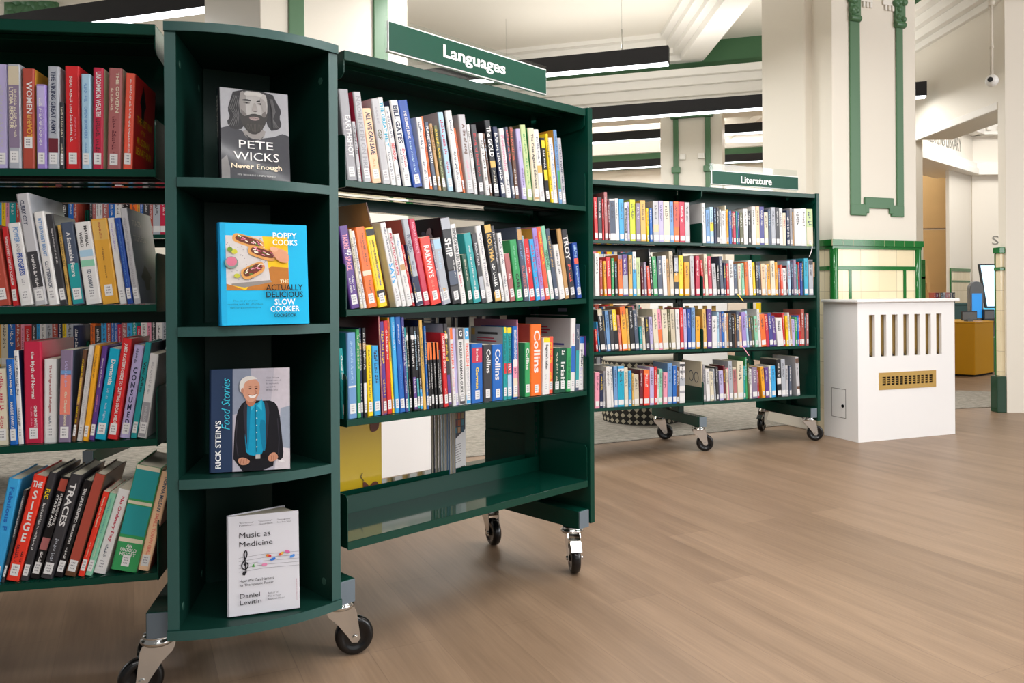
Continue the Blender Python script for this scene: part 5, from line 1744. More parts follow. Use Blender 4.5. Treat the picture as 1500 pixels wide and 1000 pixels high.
B4 = rows('''pink,871,547,871.3,877.6
navy,878,549,878,882.6
grey,883,545,883,886
white,886.2,539,888.6,894.7
white,892,539,895,898.8
dusty blue,897.9,538.5,899.5,904.6
turquoise,904.2,538.5,905.2,914
cream,913.2,541,914.6,920
sky blue,919.5,545.2,920.6,925
gold,924.4,549,925.6,928.2
beige,927,551,928.7,935.7
maroon,936.4,543.9,936.6,941.2
scarlet,942,544.3,942.6,951
lavender,950.9,540.3,951.6,957.4
red,957.2,539.8,957.8,962
white,962,551.5,962.3,964.4
mint,964.4,543.4,964.8,969.6
pink,970.7,548.4,970.9,977
dusty blue,977,534.9,977.8,984.4
blue,984.6,538.9,984.8,990
brown,990.2,540.7,990.4,994.6
white,994.2,534,995,1002.6
beige,1026,533.4,1028.2,1029.6
grey,1028.4,538,1030,1033.8
white,1031.3,544.2,1034.6,1040
cream,1038,548.3,1041,1046.2
silver,1042.6,544.2,1046.6,1049
charcoal,1047,541.5,1049.3,1053
lavender,1052,546.9,1054,1059.8
maroon,1056.5,539.7,1060.2,1063.4
cream,1059.7,545.1,1063.4,1066
pink,1062.8,543.3,1066.1,1068.2
silver,1063.7,533.4,1068.5,1073.8
beige,1070.5,542.9,1074.8,1080
cream,1079,533.4,1080.3,1088.9
teal,1084.9,541,1089.1,1092.2
green,1086.7,527.6,1092.3,1095
olive,1092,537,1095,1097.2
white,1093.4,545.1,1097.2,1101
mauve,1098.4,542.9,1102,1109.4
crimson,1106.9,547.4,1109.8,1112.2
amber,1112.7,542,1116.4,1121.2
purple,1118.5,543.3,1121.5,1126.8
white,1125.3,541,1127.4,1130.2
sky blue,1128,541,1130.4,1136
black,1136.5,531.6,1138.6,1144.6
silver,1142.4,531.6,1145,1150.6
pale grey,1149,541,1151,1155
slate,1154.5,541,1155.2,1158.6
pale grey,1164,528,1167,1171.6''', {
 3: T(('~', 'charcoal', .08, .6, .45)), 6: {'B': [(.0, .06, 'sky blue'), (.06, .12, 'white')], 'T': [('~', 'pale blue', .18, .7, .2)]}, 12: {'B': [(0, .14, 'orange')], 'T': [('~', 'white', .16, .8, .28, .65), ('~', 'white', .16, .6, .2, .35)]},
 18: T(('~', 'maroon', .1, .82, .55)), 21: {'B': [(.04, .1, 'charcoal'), (.2, .26, 'grey'), (.38, .58, 'silver'), (.7, .76, 'grey')], 'N': 1}, 22: {'D': .19, 'N': 1, 'L': 0, 'sideL': [('ring', 'navy', .05, .135, .04, .06), ('ring', 'navy', .1, .14, .04, .06)]},
 34: {'B': []}, 33: {'B': [(.05, .8, 'rose')]}, 45: {'B': [(.5, .66, 'white')], 'T': [('~', 'white', .05, .48, .4)]}, 49: {'D': .2, 'B': [(.04, .16, 'brown'), (.76, .9, 'brown')], 'S': 'pale grey'}})

ROWS = {'A': [A1, A2, A3], 'B': [B1, B2, B3, B4], 'C': [C1, C2, C3, C4]}
# about 300 books stand as single things: all of the two near cases, and of the far one those that show largest
area = []
for r_, items in enumerate(ROWS['B']):
    for i_, it in enumerate(items):
        area.append(((it[4] - it[3]) * (SHELF['B'][r_](0) - FB.on(it[1], it[2])[1]), 'B', r_, i_))
area.sort(reverse=True)
n_near = sum(len(r_) for k_ in 'AC' for r_ in ROWS[k_]) + 4
KEEP = {a[1:] for a in area[:max(0, 300 - n_near)]}
KEEP |= {('B', 0, 53), ('B', 1, 34), ('B', 2, 39)}
rest = []
for k_, fr_k, nm in (('A', FA, 'Languages'), ('B', FB, 'Literature'), ('C', FC, 'left')):
    for r_, items in enumerate(ROWS[k_]):
        grp = [f'books on the {n} of the {nm} bookcase' for n in ROWN]
        shelve(k_, fr_k, r_, items, nm, grp, KEEP if k_ == 'B' else None, k_ != 'B', rest, 0.008)
mb = MB()
rng0 = random.Random(5)
for c, w, h, d, o, M in rest:
    q = MB()
    r = min(0.002, w * .22)
    q.box(0, w, 0, d, 0, h, cloth(c))
    q.box(w * .1, w * .9, .004, d - .0003, h, h + .0004, PAGE)
    for v0, v1, bc in o.get('B', ()):
        q.quad((0.0004, -.0003, h * (1 - v1)), (w - .0004, -.0003, h * (1 - v1)), (w - .0004, -.0003, h * (1 - v0)), (0.0004, -.0003, h * (1 - v0)), ink(bc))
    strips(q, w * .3, w * .7, h * .5, h * .9, -.0006, ink('white' if c in DARKS else 'charcoal'), rng0)
    q.quad((w * .08, -.0008, .01), (w * .92, -.0008, .01), (w * .92, -.0008, .038), (w * .08, -.0008, .038), TICKET)
    for f, k, s_ in zip(q.f, q.mi, q.smooth):
        mb.add([M @ Vector(q.v[i]) for i in f], [tuple(range(len(f)))], q.mats[k], s_)
if mb.v:
    tag(mb.build('books'), 'remaining narrow book spines filling the shelves of the Literature bookcase', 'books', kind='stuff')

# ------------------------------------------------------------------ the face-out books in the curved display unit
def display_book(px_l, py_b, zb, yaw, w, h, th, name_label, colour, spine, lean=6.0, sheen=0.0, splay=0.0):
    X, Z = ray(px_l, py_b)
    t = (zb - EYE) / Z if abs(Z) > 0.02 else None
    if t is None or t > 1.95 or t < 1.7:
        t = 1.83
    rz = radians(90 - yaw)
    root = empty('book', (X * t, t, zb + 0.0008 + th * sin(radians(lean))), rz)
    root.rotation_euler = (radians(-lean), 0, rz)
    tag(root, name_label, 'book', 'face-out books in the curved display unit')
    mb = MB()
    b = 0.0028
    cm = mat('jacket_' + colour, colour, 0.34, coat=sheen, spec=0.3)
    sm = mat('jacket_' + spine, spine, 0.34, coat=sheen, spec=0.3)
    mb.box(0.004, w, 0, b, 0, h, cm)
    sp_ = radians(splay)
    mb.prism([(0.004, th - b), (0.004 + (w - .004) * cos(sp_), th - b + (w - .004) * sin(sp_)), (0.004 + (w - .004) * cos(sp_) - b * sin(sp_), th + (w - .004) * sin(sp_)), (0.003, th)], 0, h, sm)
    mb.prism([(0, b), (0.0035, 0), (0.004, 0), (0.004, th), (0.0035, th), (0, th - b)][::-1], 0, h, sm)
    mb.build('cover', root, 0.0006, 1)
    p = MB()
    p.prism([(0.004, b), (w - .003, b), (w * .96, (th * .5)), (0.004 + (w - .012) * cos(sp_), th - b + (w - .012) * sin(sp_)), (0.004, th - b)] if splay else [(0.004, b), (w - .003, b), (w - .003, th - b), (0.004, th - b)], 0.003, h - .003, PAGE)
    p.build('page_block', root)
    a_ = MB()
    art = Art(a_, (0.004, -0.0002, 0), (1, 0, 0), (0, 0, 1))
    return root, a_, art, w - 0.004, h, th

def spine_text(root, a_, s, tc, h, th, v0, v1):
    write(a_, s, (-0.0004, th / 2, h * (1 - (v0 + v1) / 2)), (0, 0, -1), (0, -1, 0), h * (v1 - v0), th * .5, tc, res=1, bold=.01)

SHEEN = [0.0]
def K(h):
    return mat('art_%s_%d' % (h, SHEEN[0] > 0), h, 0.36, coat=SHEEN[0], spec=0.28, vary=0.10, vscale=90)

def make_display_books():
    # grey portrait of a bearded long-haired man
    root, mb, A, w, h, th = display_book(325, 257, 1.172, 61, 0.157, 0.211, 0.026, 'grey hardback with a portrait of a bearded long-haired man, top of display unit', '8d8e94', '14151b', 6, 0.1)
    SHEEN[0] = 0.1
    sx, sy = w, h
    P = lambda pts: [(x * sx, y * sy) for x, y in pts]
    A.rect(0, w, 0, h, K('a3a3a8'))
    A.poly(P([(0, .55), (.12, .58), (.3, .54), (.42, .47), (.6, .47), (.78, .5), (.9, .54), (1, .52), (1, 0), (0, 0)]), K('3e3e44'))
    A.poly(P([(.0, .2), (.08, .26), (.12, .12), (.12, 0), (0, 0)]), K('807d7d'))
    A.poly(P([(.3, .56), (.36, .46), (.5, .43), (.62, .47), (.66, .58)]), K('8d8886'), 1)
    A.poly(P([(.2, 1), (.14, .86), (.10, .76), (.14, .68), (.08, .62), (.16, .54), (.34, .56), (.4, .8), (.62, .8), (.7, .56), (.84, .58), (.9, .64), (.86, .72), (.9, .8), (.82, .9), (.76, 1)]), K('2f2e31'), 1)
    A.poly(P([(.3, .99), (.27, .88), (.28, .74), (.33, .62), (.44, .54), (.52, .54), (.6, .6), (.68, .74), (.69, .88), (.66, .99)]), K('a9a5a3'), 1)
    A.poly(P([(.3, .99), (.27, .88), (.28, .74), (.33, .62), (.4, .64), (.36, .8), (.38, .97)]), K('8a8583'), 1)
    A.poly(P([(.27, .76), (.29, .64), (.38, .53), (.48, .5), (.58, .54), (.67, .66), (.69, .76), (.62, .72), (.57, .73), (.48, .745), (.4, .72), (.33, .7)]), K('3a3736'), 1)
    A.poly(P([(.4, .69), (.46, .705), (.52, .705), (.58, .69), (.52, .665), (.45, .665)]), K('9d8a88'), 1)
    A.line(P([(.4, .686), (.48, .69), (.58, .686)]), .0012, K('3a3230'))
    for c in (.38, .59):
        A.poly(P([(c - .07, .885), (c, .9), (c + .07, .885), (c + .06, .875), (c - .06, .875)]), K('2c2a2b'), 1)
        A.disc(c * sx, .855 * sy, .05 * sx, .010 * sy, K('6d6966'))
        A.disc(c * sx, .855 * sy, .018 * sx, .009 * sy, K('1c1c1f'))
    A.poly(P([(.48, .86), (.455, .775), (.47, .762), (.53, .762), (.545, .775), (.51, .86)]), K('98928f'), 1)
    A.poly(P([(.455, .772), (.48, .762), (.52, .762), (.545, .772), (.5, .757)]), K('5c5654'), 1)
    A.poly(P([(.56, .93), (.66, .9), (.68, .76), (.62, .74), (.6, .84)]), K('96918f'), 1)
    A.poly(P([(.34, .97), (.5, .985), (.62, .97), (.6, .93), (.48, .945), (.36, .93)]), K('b9b5b2'), 1)
    A.poly(P([(.29, .78), (.33, .76), (.38, .72), (.35, .7), (.3, .72)]), K('6c6664'), 1)
    A.poly(P([(.66, .78), (.62, .76), (.59, .73), (.62, .7), (.67, .72)]), K('6c6664'), 1)
    A.poly(P([(.34, .52), (.42, .455), (.56, .452), (.62, .5), (.6, .47), (.5, .435), (.4, .44)]), K('3c3b40'), 1)
    for q in range(14):
        A.line(P([(.36 + .02 * q, .62), (.385 + .0165 * q, .56 - .03 * (1 - abs(q - 6.5) / 6.5))]), .0008, K('58534f'))
    for q in range(5):
        A.line(P([(.2 + .02 * q, .92), (.13 + .03 * q, .78), (.2 + .015 * q, .7), (.12 + .03 * q, .58)]), .0011, K('6a686a'))
        A.line(P([(.76 - .01 * q, .92), (.8 - .01 * q, .78), (.76, .7), (.84 - .02 * q, .6)]), .0011, K('5c5a5c'))
    A.text('PETE', .5 * w, .385 * h, .50 * w, .085 * h, K('f0efec'))
    A.text('WICKS', .5 * w, .255 * h, .66 * w, .09 * h, K('f0efec'))
    A.text('Never Enough', .5 * w, .135 * h, .74 * w, .072 * h, K('f3e3c8'), bold=.015)
    A.text('MY WORDS UNFILTERED', .5 * w, .045 * h, .56 * w, .018 * h, K('d0cfcc'), res=1)
    spine_text(root, mb, 'PETE WICKS', K('f0efec'), h, th, .08, .54)
    mb.build('cover_print', root)

    SHEEN[0] = 0.0
    # bright blue slow cooker cookbook
    root, mb, A, w, h, th = display_book(322, 473, 0.842, 60, 0.197, 0.229, 0.02, 'bright blue cookbook with a photo of filled rolls on its cover', '10b4e6', '0a86c0', 5)
    P = lambda pts: [(x * w, y * h) for x, y in pts]
    A.rect(.0, .012, 0, h, K('0ea6da'))
    x0, x1, y0, y1 = .06, .77, .34, .875
    def S(pts):
        return [((x0 + (x1 - x0) * x) * w, (y0 + (y1 - y0) * y) * h) for x, y in pts]
    A.poly(S([(0, 0), (1, 0), (1, 1), (0, 1)]), K('f4c414'))
    A.poly(S([(.3, 0), (1, 0), (1, .42), (.72, .44), (.5, .3)]), K('b8742e'))
    A.poly(S([(0, .0), (.3, 0), (.06, .1), (0, .3)]), K('b8742e'))
    A.poly(S([(0, .12), (.08, .09), (.7, .16), (.66, .5), (.58, 1), (0, 1)]), K('cfc8c6'))
    A.poly(S([(.08, .09), (.28, .05), (.72, .15), (.7, .19), (.08, .12)]), K('8f8884'))
    rg = random.Random(3)
    for _ in range(60):
        a, b = rg.random() * .62, .16 + rg.random() * .8
        A.k = 6
        A.poly(S([(a, b), (a + .012, b), (a + .012, b + .012), (a, b + .012)]), K('8b8488'))
    def roll(cx, cy, L_, wd, ang):
        A.k += 1
        c_, s_ = cos(ang), sin(ang)
        def q(x, y): return ((x0 + (x1 - x0) * (cx + x * c_ - y * s_)) * w, (y0 + (y1 - y0) * (cy + (x * s_ + y * c_) * 1.15)) * h)
        A.poly([q(-L_, -wd), (q(-L_ * .6, -wd * 1.5)), q(L_ * .6, -wd * 1.5), q(L_, -wd * .6), q(L_, wd), q(L_ * .5, wd * 1.5), q(-L_ * .6, wd * 1.5), q(-L_, wd)], K('d79a52'), 2)
        A.poly([q(-L_ * .85, -wd * .7), q(0, -wd * .9), q(L_ * .85, -wd * .5), q(L_ * .8, wd), q(0, wd * 1.2), q(-L_ * .8, wd)], K('6b3524'), 2)
        for _ in range(16):
            a, b = rg.uniform(-L_ * .75, L_ * .75), rg.uniform(-wd * .5, wd * .9)
            p0, p1 = q(a, b), q(a + .05, b + rg.uniform(-.03, .03))
            A.line([p0, p1], .0022, K(rg.choice(['cf5a7c', 'e08aa0', '5f8f3a', '8a2c2c', 'efe3d2'])))
    roll(.36, .9, .26, .055, -.28)
    roll(.58, .68, .24, .06, -.3)
    roll(.42, .36, .2, .065, .45)
    A.poly(S([(.74, .66), (.7, .8), (.86, .78), (1, .7), (1, .5), (.84, .52)]), K('d99a78'), 1)
    A.poly(S([(.68, .74), (.72, .82), (.84, .78), (.8, .7)]), K('e2a888'), 1)
    A.disc((x0 + .08 * (x1 - x0)) * w, (y0 + .5 * (y1 - y0)) * h, .075 * w, .06 * h, K('7d8f86'))
    A.disc((x0 + .08 * (x1 - x0)) * w, (y0 + .52 * (y1 - y0)) * h, .06 * w, .045 * h, K('d0708a'))
    A.disc((x0 + .13 * (x1 - x0)) * w, (y0 + .7 * (y1 - y0)) * h, .032 * w, .024 * h, K('c9c43c'))
    A.disc((x0 + .06 * (x1 - x0)) * w, (y0 + .74 * (y1 - y0)) * h, .03 * w, .024 * h, K('6f8f2c'))
    A.disc((x0 + .16 * (x1 - x0)) * w, (y0 + .26 * (y1 - y0)) * h, .034 * w, .022 * h, K('b8b83a'))
    for t_, y_, w_, h_, c in (('POPPY', .885, .28, .058, 'f4f6f8'), ('COOKS', .815, .29, .058, 'f4f6f8')):
        A.text(t_, .73 * w, y_ * h, w_ * w, h_ * h, K(c), bold=.012)
    for t_, y_, w_, h_, c in (('THE', .425, .1, .034, 'f6e9c0'), ('ACTUALLY', .365, .43, .06, '141418'), ('DELICIOUS', .295, .43, .06, '141418'), ('SLOW', .222, .24, .058, 'f4f6f8'), ('COOKER', .152, .34, .058, 'f4f6f8'), ('COOKBOOK', .088, .26, .032, '141418')):
        A.text(t_, .71 * w, y_ * h, w_ * w, h_ * h, K(c), bold=.012)
    for i, t_ in enumerate(('Step up your slow', 'cooking with 80 effortless,', 'flavour-packed recipes')):
        A.text(t_, .26 * w, (.235 - .034 * i) * h, (.27, .4, .34)[i] * w, .022 * h, K('1c4a66'), res=1)
    spine_text(root, mb, 'ACTUALLY DELICIOUS SLOW COOKER', K('123a55'), h, th, .18, .78)
    mb.build('cover_print', root)

    # navy cookbook with a smiling white-haired man
    root, mb, A, w, h, th = display_book(303, 689, 0.506, 76, 0.177, 0.233, 0.03, 'navy hardback with a smiling white-haired man in a dark jacket', '2b3d5c', '1d2c48', 5, 0.0, 14)
    P = lambda pts: [(x * w, y * h) for x, y in pts]
    A.rect(.27 * w, w, 0, h, K('b9b4c0'))
    A.poly(P([(.27, .55), (.5, .6), (.5, 1), (.27, 1)]), K('8d95a8'))
    A.poly(P([(.72, .4), (1, .44), (1, 1), (.8, 1), (.76, .7)]), K('cbc3cc'))
    A.poly(P([(.84, .1), (1, .1), (1, .62), (.88, .6)]), K('9aa3b4'))
    A.poly(P([(.8, .0), (1, .0), (1, .2), (.84, .22)]), K('d8cfd4'))
    A.poly(P([(.27, .0), (.3, .5), (.36, .64), (.46, .7), (.6, .68), (.78, .68), (.86, .6), (.9, .3), (.92, .12), (.86, .08), (.8, .14), (.78, .0)]), K('1b1a20'), 1)
    A.poly(P([(.44, .7), (.42, .2), (.5, .14), (.68, .16), (.70, .5), (.66, .71), (.56, .64)]), K('1497be'), 1)
    A.poly(P([(.44, .62), (.43, .25), (.47, .18), (.49, .5), (.5, .66)]), K('0f7da2'), 1)
    A.poly(P([(.6, .5), (.64, .2), (.69, .18), (.7, .48)]), K('0f7da2'), 1)
    A.poly(P([(.5, .69), (.55, .63), (.5, .58)]), K('38b6d6'))
    A.poly(P([(.64, .7), (.58, .63), (.64, .58)]), K('38b6d6'))
    A.poly(P([(.46, .7), (.40, .64), (.42, .4), (.455, .2), (.45, .55)]), K('34323c'), 1)
    A.poly(P([(.67, .7), (.74, .62), (.72, .4), (.69, .2), (.69, .55)]), K('34323c'), 1)
    A.line(P([(.84, .5), (.86, .3), (.85, .14)]), .002, K('35333d'))
    A.line(P([(.33, .5), (.31, .3), (.34, .15)]), .002, K('35333d'))
    A.line(P([(.56, .64), (.57, .18)]), .0016, K('0d6c8c'))
    for q in range(6):
        A.disc(.575 * w, (.58 - .07 * q) * h, .008 * w, .006 * h, K('dff2f6'))
    A.poly(P([(.46, .14), (.7, .16), (.7, .12), (.46, .1)]), K('141014'))
    A.rect(.56 * w, .62 * w, .115 * h, .155 * h, K('b8b4b0'))
    A.poly(P([(.33, .12), (.4, .14), (.5, .1), (.46, .06), (.36, .06)]), K('c98f74'), 2)
    A.poly(P([(.72, .14), (.8, .18), (.86, .12), (.8, .08), (.72, .08)]), K('c98f74'), 2)
    for q in range(3):
        A.line(P([(.38 + .035 * q, .12), (.37 + .035 * q, .075)]), .0011, K('9c6450'))
        A.line(P([(.76 + .03 * q, .14), (.76 + .03 * q, .09)]), .0011, K('9c6450'))
    PH = lambda pts: [((.50 + (x - .57) * .86) * w, (.665 + (y - .67) * .93) * h) for x, y in pts]
    A.poly(PH([(.5, .74), (.5, .66), (.57, .62), (.64, .66), (.66, .74)]), K('b9775c'), 1)
    A.poly(PH([(.44, .86), (.45, .76), (.52, .68), (.6, .67), (.68, .73), (.71, .83), (.68, .9), (.58, .93), (.48, .91)]), K('d49a80'), 2)
    A.poly(PH([(.41, .78), (.40, .88), (.46, .94), (.58, .955), (.68, .92), (.62, .915), (.52, .905), (.47, .87), (.455, .8)]), K('ded9d4'), 1)
    A.disc(PH([(.447, .8)])[0][0], PH([(.447, .8)])[0][1], .018 * w, .026 * h, K('c48870'))
    for c in (.56, .65):
        A.line(PH([(c - .03, .835), (c, .842), (c + .03, .832)]), .0014, K('8a5a48'))
        A.disc(PH([(c, .818)])[0][0], PH([(c, .818)])[0][1], .018 * w, .006 * h, K('4a2c24'))
    A.poly(PH([(.62, .83), (.63, .775), (.655, .768), (.66, .785)]), K('bf8068'), 1)
    A.poly(PH([(.53, .755), (.6, .74), (.67, .765), (.63, .718), (.56, .718)]), K('f3ebe6'), 1)
    A.line(PH([(.53, .757), (.6, .744), (.67, .767)]), .0012, K('8a4a40'))
    write(mb, "RICK STEIN'S", A.pt(.09 * w, .27 * h), (0, 0, 1), (-1, 0, 0), .46 * h, .07 * w, K('f4f4f2'), bold=.02)
    A.k += 1
    write(mb, 'Food Stories', A.pt(.185 * w, .66 * h), (0, 0, 1), (-1, 0, 0), .5 * h, .105 * w, K('3ec6e0'), bold=.0, shear=.35)
    for i, t_ in enumerate(('Over 100 new', 'recipes inspired', 'by my travels', 'around the', 'British Isles')):
        A.text(t_, .70 * w, (.905 - .03 * i) * h, .18 * w * (.9, 1, .85, .7, .8)[i], .018 * h, K('3a3a48'), res=1, align='l')
    A.text('BBC', .9 * w, .08 * h, .07 * w, .018 * h, K('f4f4f2'), res=1)
    spine_text(root, mb, "RICK STEIN'S", K('d8dce2'), h, th, .1, .42)
    mb.build('cover_print', root)
    # pale paperback about music
    root, mb, A, w, h, th = display_book(327, 901, 0.1765, 70, 0.160, 0.223, 0.026, 'pale grey book with a treble clef and coloured pills on its cover', 'd4d3da', 'c9c8d2', 6, 0.0, 32)
    P = lambda pts: [(x * w, y * h) for x, y in pts]
    inkc = K('1d1d24')
    for i, y_ in enumerate((.585, .55, .515, .48, .445)):
        A.line(P([(.14, y_ - .01), (.5, y_ + .005), (1.0, y_ - .006)]), .0006, K('77767e'))
    A.text('Music as', .15 * w, .80 * h, .44 * w, .058 * h, inkc, align='l')
    A.text('Medicine', .15 * w, .71 * h, .47 * w, .052 * h, inkc, align='l')
    for i, (a, b) in enumerate((('"Eye-opening"', 'Publishers'), ('"Visionary"', 'Guardian'), ('"Intriguing"', 'New York Times'))):
        A.text(a, (.15 + .27 * i) * w, .925 * h, .2 * w, .016 * h, K('55545c'), align='l', res=1)
        A.text(b, (.15 + .27 * i) * w, .9 * h, .2 * w, .014 * h, K('55545c'), align='l', res=1)
    g = [(.235, .40), (.215, .415), (.235, .432), (.26, .42), (.255, .47), (.245, .56), (.235, .61), (.255, .645), (.275, .62), (.265, .575), (.225, .535), (.2, .5), (.22, .465), (.26, .46), (.29, .49), (.275, .52), (.245, .515), (.24, .495)]
    sm = []
    for i in range(len(g) - 1):
        a, b = g[i], g[i + 1]
        p_, n_ = g[max(0, i - 1)], g[min(len(g) - 1, i + 2)]
        for q in range(6):
            t = q / 6
            f = lambda k: .5 * ((2 * a[k]) + (b[k] - p_[k]) * t + (2 * p_[k] - 5 * a[k] + 4 * b[k] - n_[k]) * t * t + (3 * a[k] - p_[k] - 3 * b[k] + n_[k]) * t ** 3)
            sm.append((f(0) - .02, f(1)))
    A.line(P(sm), .0026, inkc)
    A.disc(.215 * w, .41 * h, .018 * w, .013 * h, inkc)
    for x, y, c, c2, r in ((.36, .49, '4fa04a', 'd8d8dc', .5), (.44, .52, 'cfd0e0', 'cfd0e0', 0), (.56, .57, 'd9822c', 'd23a4a', -.3), (.62, .53, '3a78d0', '3a78d0', .3), (.74, .575, 'd24a3a', 'e0b04a', .5), (.5, .485, 'e08ab0', 'e08ab0', 0), (.9, .54, '4a8ad8', '4a8ad8', .4), (.83, .59, 'd86aa0', 'd86aa0', -.4)):
        A.disc(x * w, y * h, .04 * w, .014 * h, K(c), r)
        A.disc(x * w + .018 * w * cos(r), y * h + .018 * w * sin(r), .022 * w, .013 * h, K(c2), r)
    A.text('How We Can Harness', .15 * w, .345 * h, .48 * w, .03 * h, inkc, align='l')
    A.text('Its Therapeutic Power', .15 * w, .30 * h, .48 * w, .03 * h, inkc, align='l')
    A.text('Daniel', .15 * w, .195 * h, .28 * w, .045 * h, inkc, align='l')
    A.text('Levitin', .15 * w, .13 * h, .3 * w, .045 * h, inkc, align='l')
    for i, t_ in enumerate(('Author of', 'This is Your', 'Brain on Music')):
        A.text(t_, .54 * w, (.195 - .03 * i) * h, (.15, .19, .24)[i] * w, .018 * h, K('66656d'), align='l', res=1)
    write(mb, 'international bestseller', A.pt(.955 * w, .2 * h), (0, 0, 1), (-1, 0, 0), .22 * h, .015 * w, K('a04060'), res=1)
    spine_text(root, mb, 'Music as Medicine', inkc, h, th, .45, .7)
    spine_text(root, mb, 'Daniel Levitin', inkc, h, th, .1, .3)
    mb.build('cover_print', root)
make_display_books()
# ------------------------------------------------------------------ books seen from behind and through the gaps
rg = random.Random(11)
def rear_book(e, w, h, z, colour, label, n_far=0.485, d=0.2, th=0.0, at=None):
    root = make_book(w, h, d, colour, {'L': 0, 'N': 1}, False, rg)
    if at:                                     # standing askew, fore-edge towards the camera side
        M = Matrix.Translation(Vector((*at, z))) @ Matrix.Rotation(radians(-174.6), 4, 'Z')
    else:
        M = Matrix.Translation(Vector(FA.w(e, n_far, z))) @ Matrix.Rotation(FA.rot + pi, 4, 'Z')
    root.matrix_world = M
    tag(root, label, 'book', 'books on the rear side of the Languages bookcase')
# flat-facing yellow picture book on the rear bottom shelf
zr = SHELF['A'][3](0.1) + .001
root = empty('book', FA.w(-0.03, 0.300, zr), FA.rot)
tag(root, 'yellow picture book facing out on the rear bottom shelf of Languages bookcase', 'book')
mb = MB()
YEL = mat('yellow_picture_cover', 'dcb81c', 0.3, coat=.3)
ye = FA.on(556, 650, .30)[0] + .03
mb.box(0, ye, 0, .002, 0, .285, YEL)
mb.box(0, ye, .007, .009, 0, .285, YEL)
mb.box(ye - .0005, ye + .001, 0, .009, 0, .285, YEL)
mb.build('cover', root)
p = MB()
p.box(0.004, ye - .001, .002, .007, 0.003, .282, PAGE)
p.build('page_block', root)
q = MB()
A = Art(q, (0, -.0002, 0), (1, 0, 0), (0, 0, 1))
bi, br2, bw = mat('art_ink', '33302a', .5), mat('art_brown', '6a3420', .5), mat('art_white', 'e9e9e4', .5)
for k in range(9):
    A.line([(.03, .215 - .0075 * k), (.09 + .02 * ((k * 7) % 5) / 5, .215 - .0075 * k)], .0018, bi)
for k in range(4):
    A.line([(.075, .165 - .007 * k), (.115 - .006 * k, .167 - .007 * k)], .0016, bi)
for k in range(3):
    A.line([(.095, .125 - .007 * k), (.14 - .006 * k, .127 - .007 * k)], .0016, bi)
A.poly([(ye - .04, .2), (ye - .012, .205), (ye - .006, .235), (ye - .02, .245), (ye - .042, .232)], br2, 1)
A.line([(ye - .04, .235), (ye - .03, .262), (ye - .008, .258), (ye - .005, .24)], .003, br2)
A.poly([(.03, .13), (.06, .15), (.07, .13), (.062, .1), (.05, .085), (.035, .1)], mat('art_navy', '2a2c3c', .5), 1)
A.poly([(.04, .14), (.06, .15), (.066, .135), (.05, .125)], bw, 1)
A.line([(.04, .09), (.035, .07), (.045, .055)], .004, br2)
A.poly([(ye - .07, .06), (ye - .062, .03), (ye - .04, .02), (ye - .015, .03), (ye - .012, .05), (ye - .03, .055), (ye - .045, .04), (ye - .055, .055)], br2, 2)
A.line([(ye - .064, .06), (ye - .075, .075), (ye - .068, .085)], .002, bi)
A.rect(.03, .07, .008, .03, bw)
for k in range(9):
    A.rect(.034 + .0036 * k, .036 + .0036 * k, .012, .027, bi)
q.build('cover_print', root)
xk = (629 - 750) / FPX * 2.56
for k, (w, h, c, s) in enumerate(((.012, .292, 'navy', 'dark'), (.01, .30, 'black', 'black'), (.008, .285, 'slate', 'slate blue'), (.008, .29, 'pale blue', 'pale blue'), (.009, .28, 'silver', 'silver'), (.007, .288, 'dusty blue', 'mid blue'), (.009, .295, 'white', 'white'), (.008, .282, 'silver', 'grey'))):
    xk += w + .0012
    rear_book(0, w, h, zr, c, f'{s} large thin book, {ordinal(k + 1)} of the upright row on the rear bottom shelf', d=.185, at=(xk - .017, 2.56 + .185))
e1 = FA.on(660, 650, .285)[0]
root = empty('book', FA.w(e1 + .002, .285, zr), FA.rot)
tag(root, 'book with a dark photo grid back cover leaning beside large thin books, rear bottom shelf', 'book')
mb = MB()
we = FA.on(679, 650, .285)[0] - e1
mb.box(0, we, 0, .012, 0, .28, mat('cover_white', PAL['white'], .3))
mb.build('cover', root)
q = MB()
A = Art(q, (0, -.0002, 0), (1, 0, 0), (0, 0, 1))
A.poly([(.002, .135), (we - .002, .17), (we - .002, .278), (.002, .278)], mat('art_dark', '23222a', .4))
rg2 = random.Random(8)
for i in range(3):
    for j in range(5):
        x, z = .006 + i * (we - .01) / 3, .16 + j * .023
        A.rect(x, x + (we - .01) / 3 - .004, z, z + .019, K(rg2.choice(['8a4a2c', '3c6a78', '5a2c2c', '7a6a4a', '2c4a5c', '9a7a5a'])))
for k in range(8):
    A.line([(.008, .12 - .008 * k), (we * .6, .125 - .008 * k)], .0014, mat('art_ink', '33302a', .5))
A.rect(we * .62, we * .9, .03, .05, mat('art_ink', '33302a', .5))
q.build('cover_print', root)
# a few books standing on the rear of the second and third shelves
for r_, spec in ((2, ((.34, .03, .25, 'charcoal'), (.38, .02, .24, 'white'), (.47, .035, .27, 'black'), (.52, .012, .25, 'silver'), (.56, .03, .26, 'charcoal'), (.6, .012, .24, 'grey'), (.66, .04, .26, 'charcoal'), (.72, .015, .25, 'white'), (.80, .04, .25, 'black'))),
                 (1, ((.5, .03, .22, 'brown'), (.55, .035, .21, 'charcoal'), (.62, .04, .22, 'black'), (.7, .03, .21, 'brown'), (.78, .04, .22, 'charcoal')))):
    for k, (e, w, h, c) in enumerate(spec):
        rear_book(e + w, w, h, SHELF['A'][r_](e) + .001, c, f'{c} book standing on the rear {ROWN[r_]} of Languages bookcase, {ordinal(k + 1)} from left', d=.19)

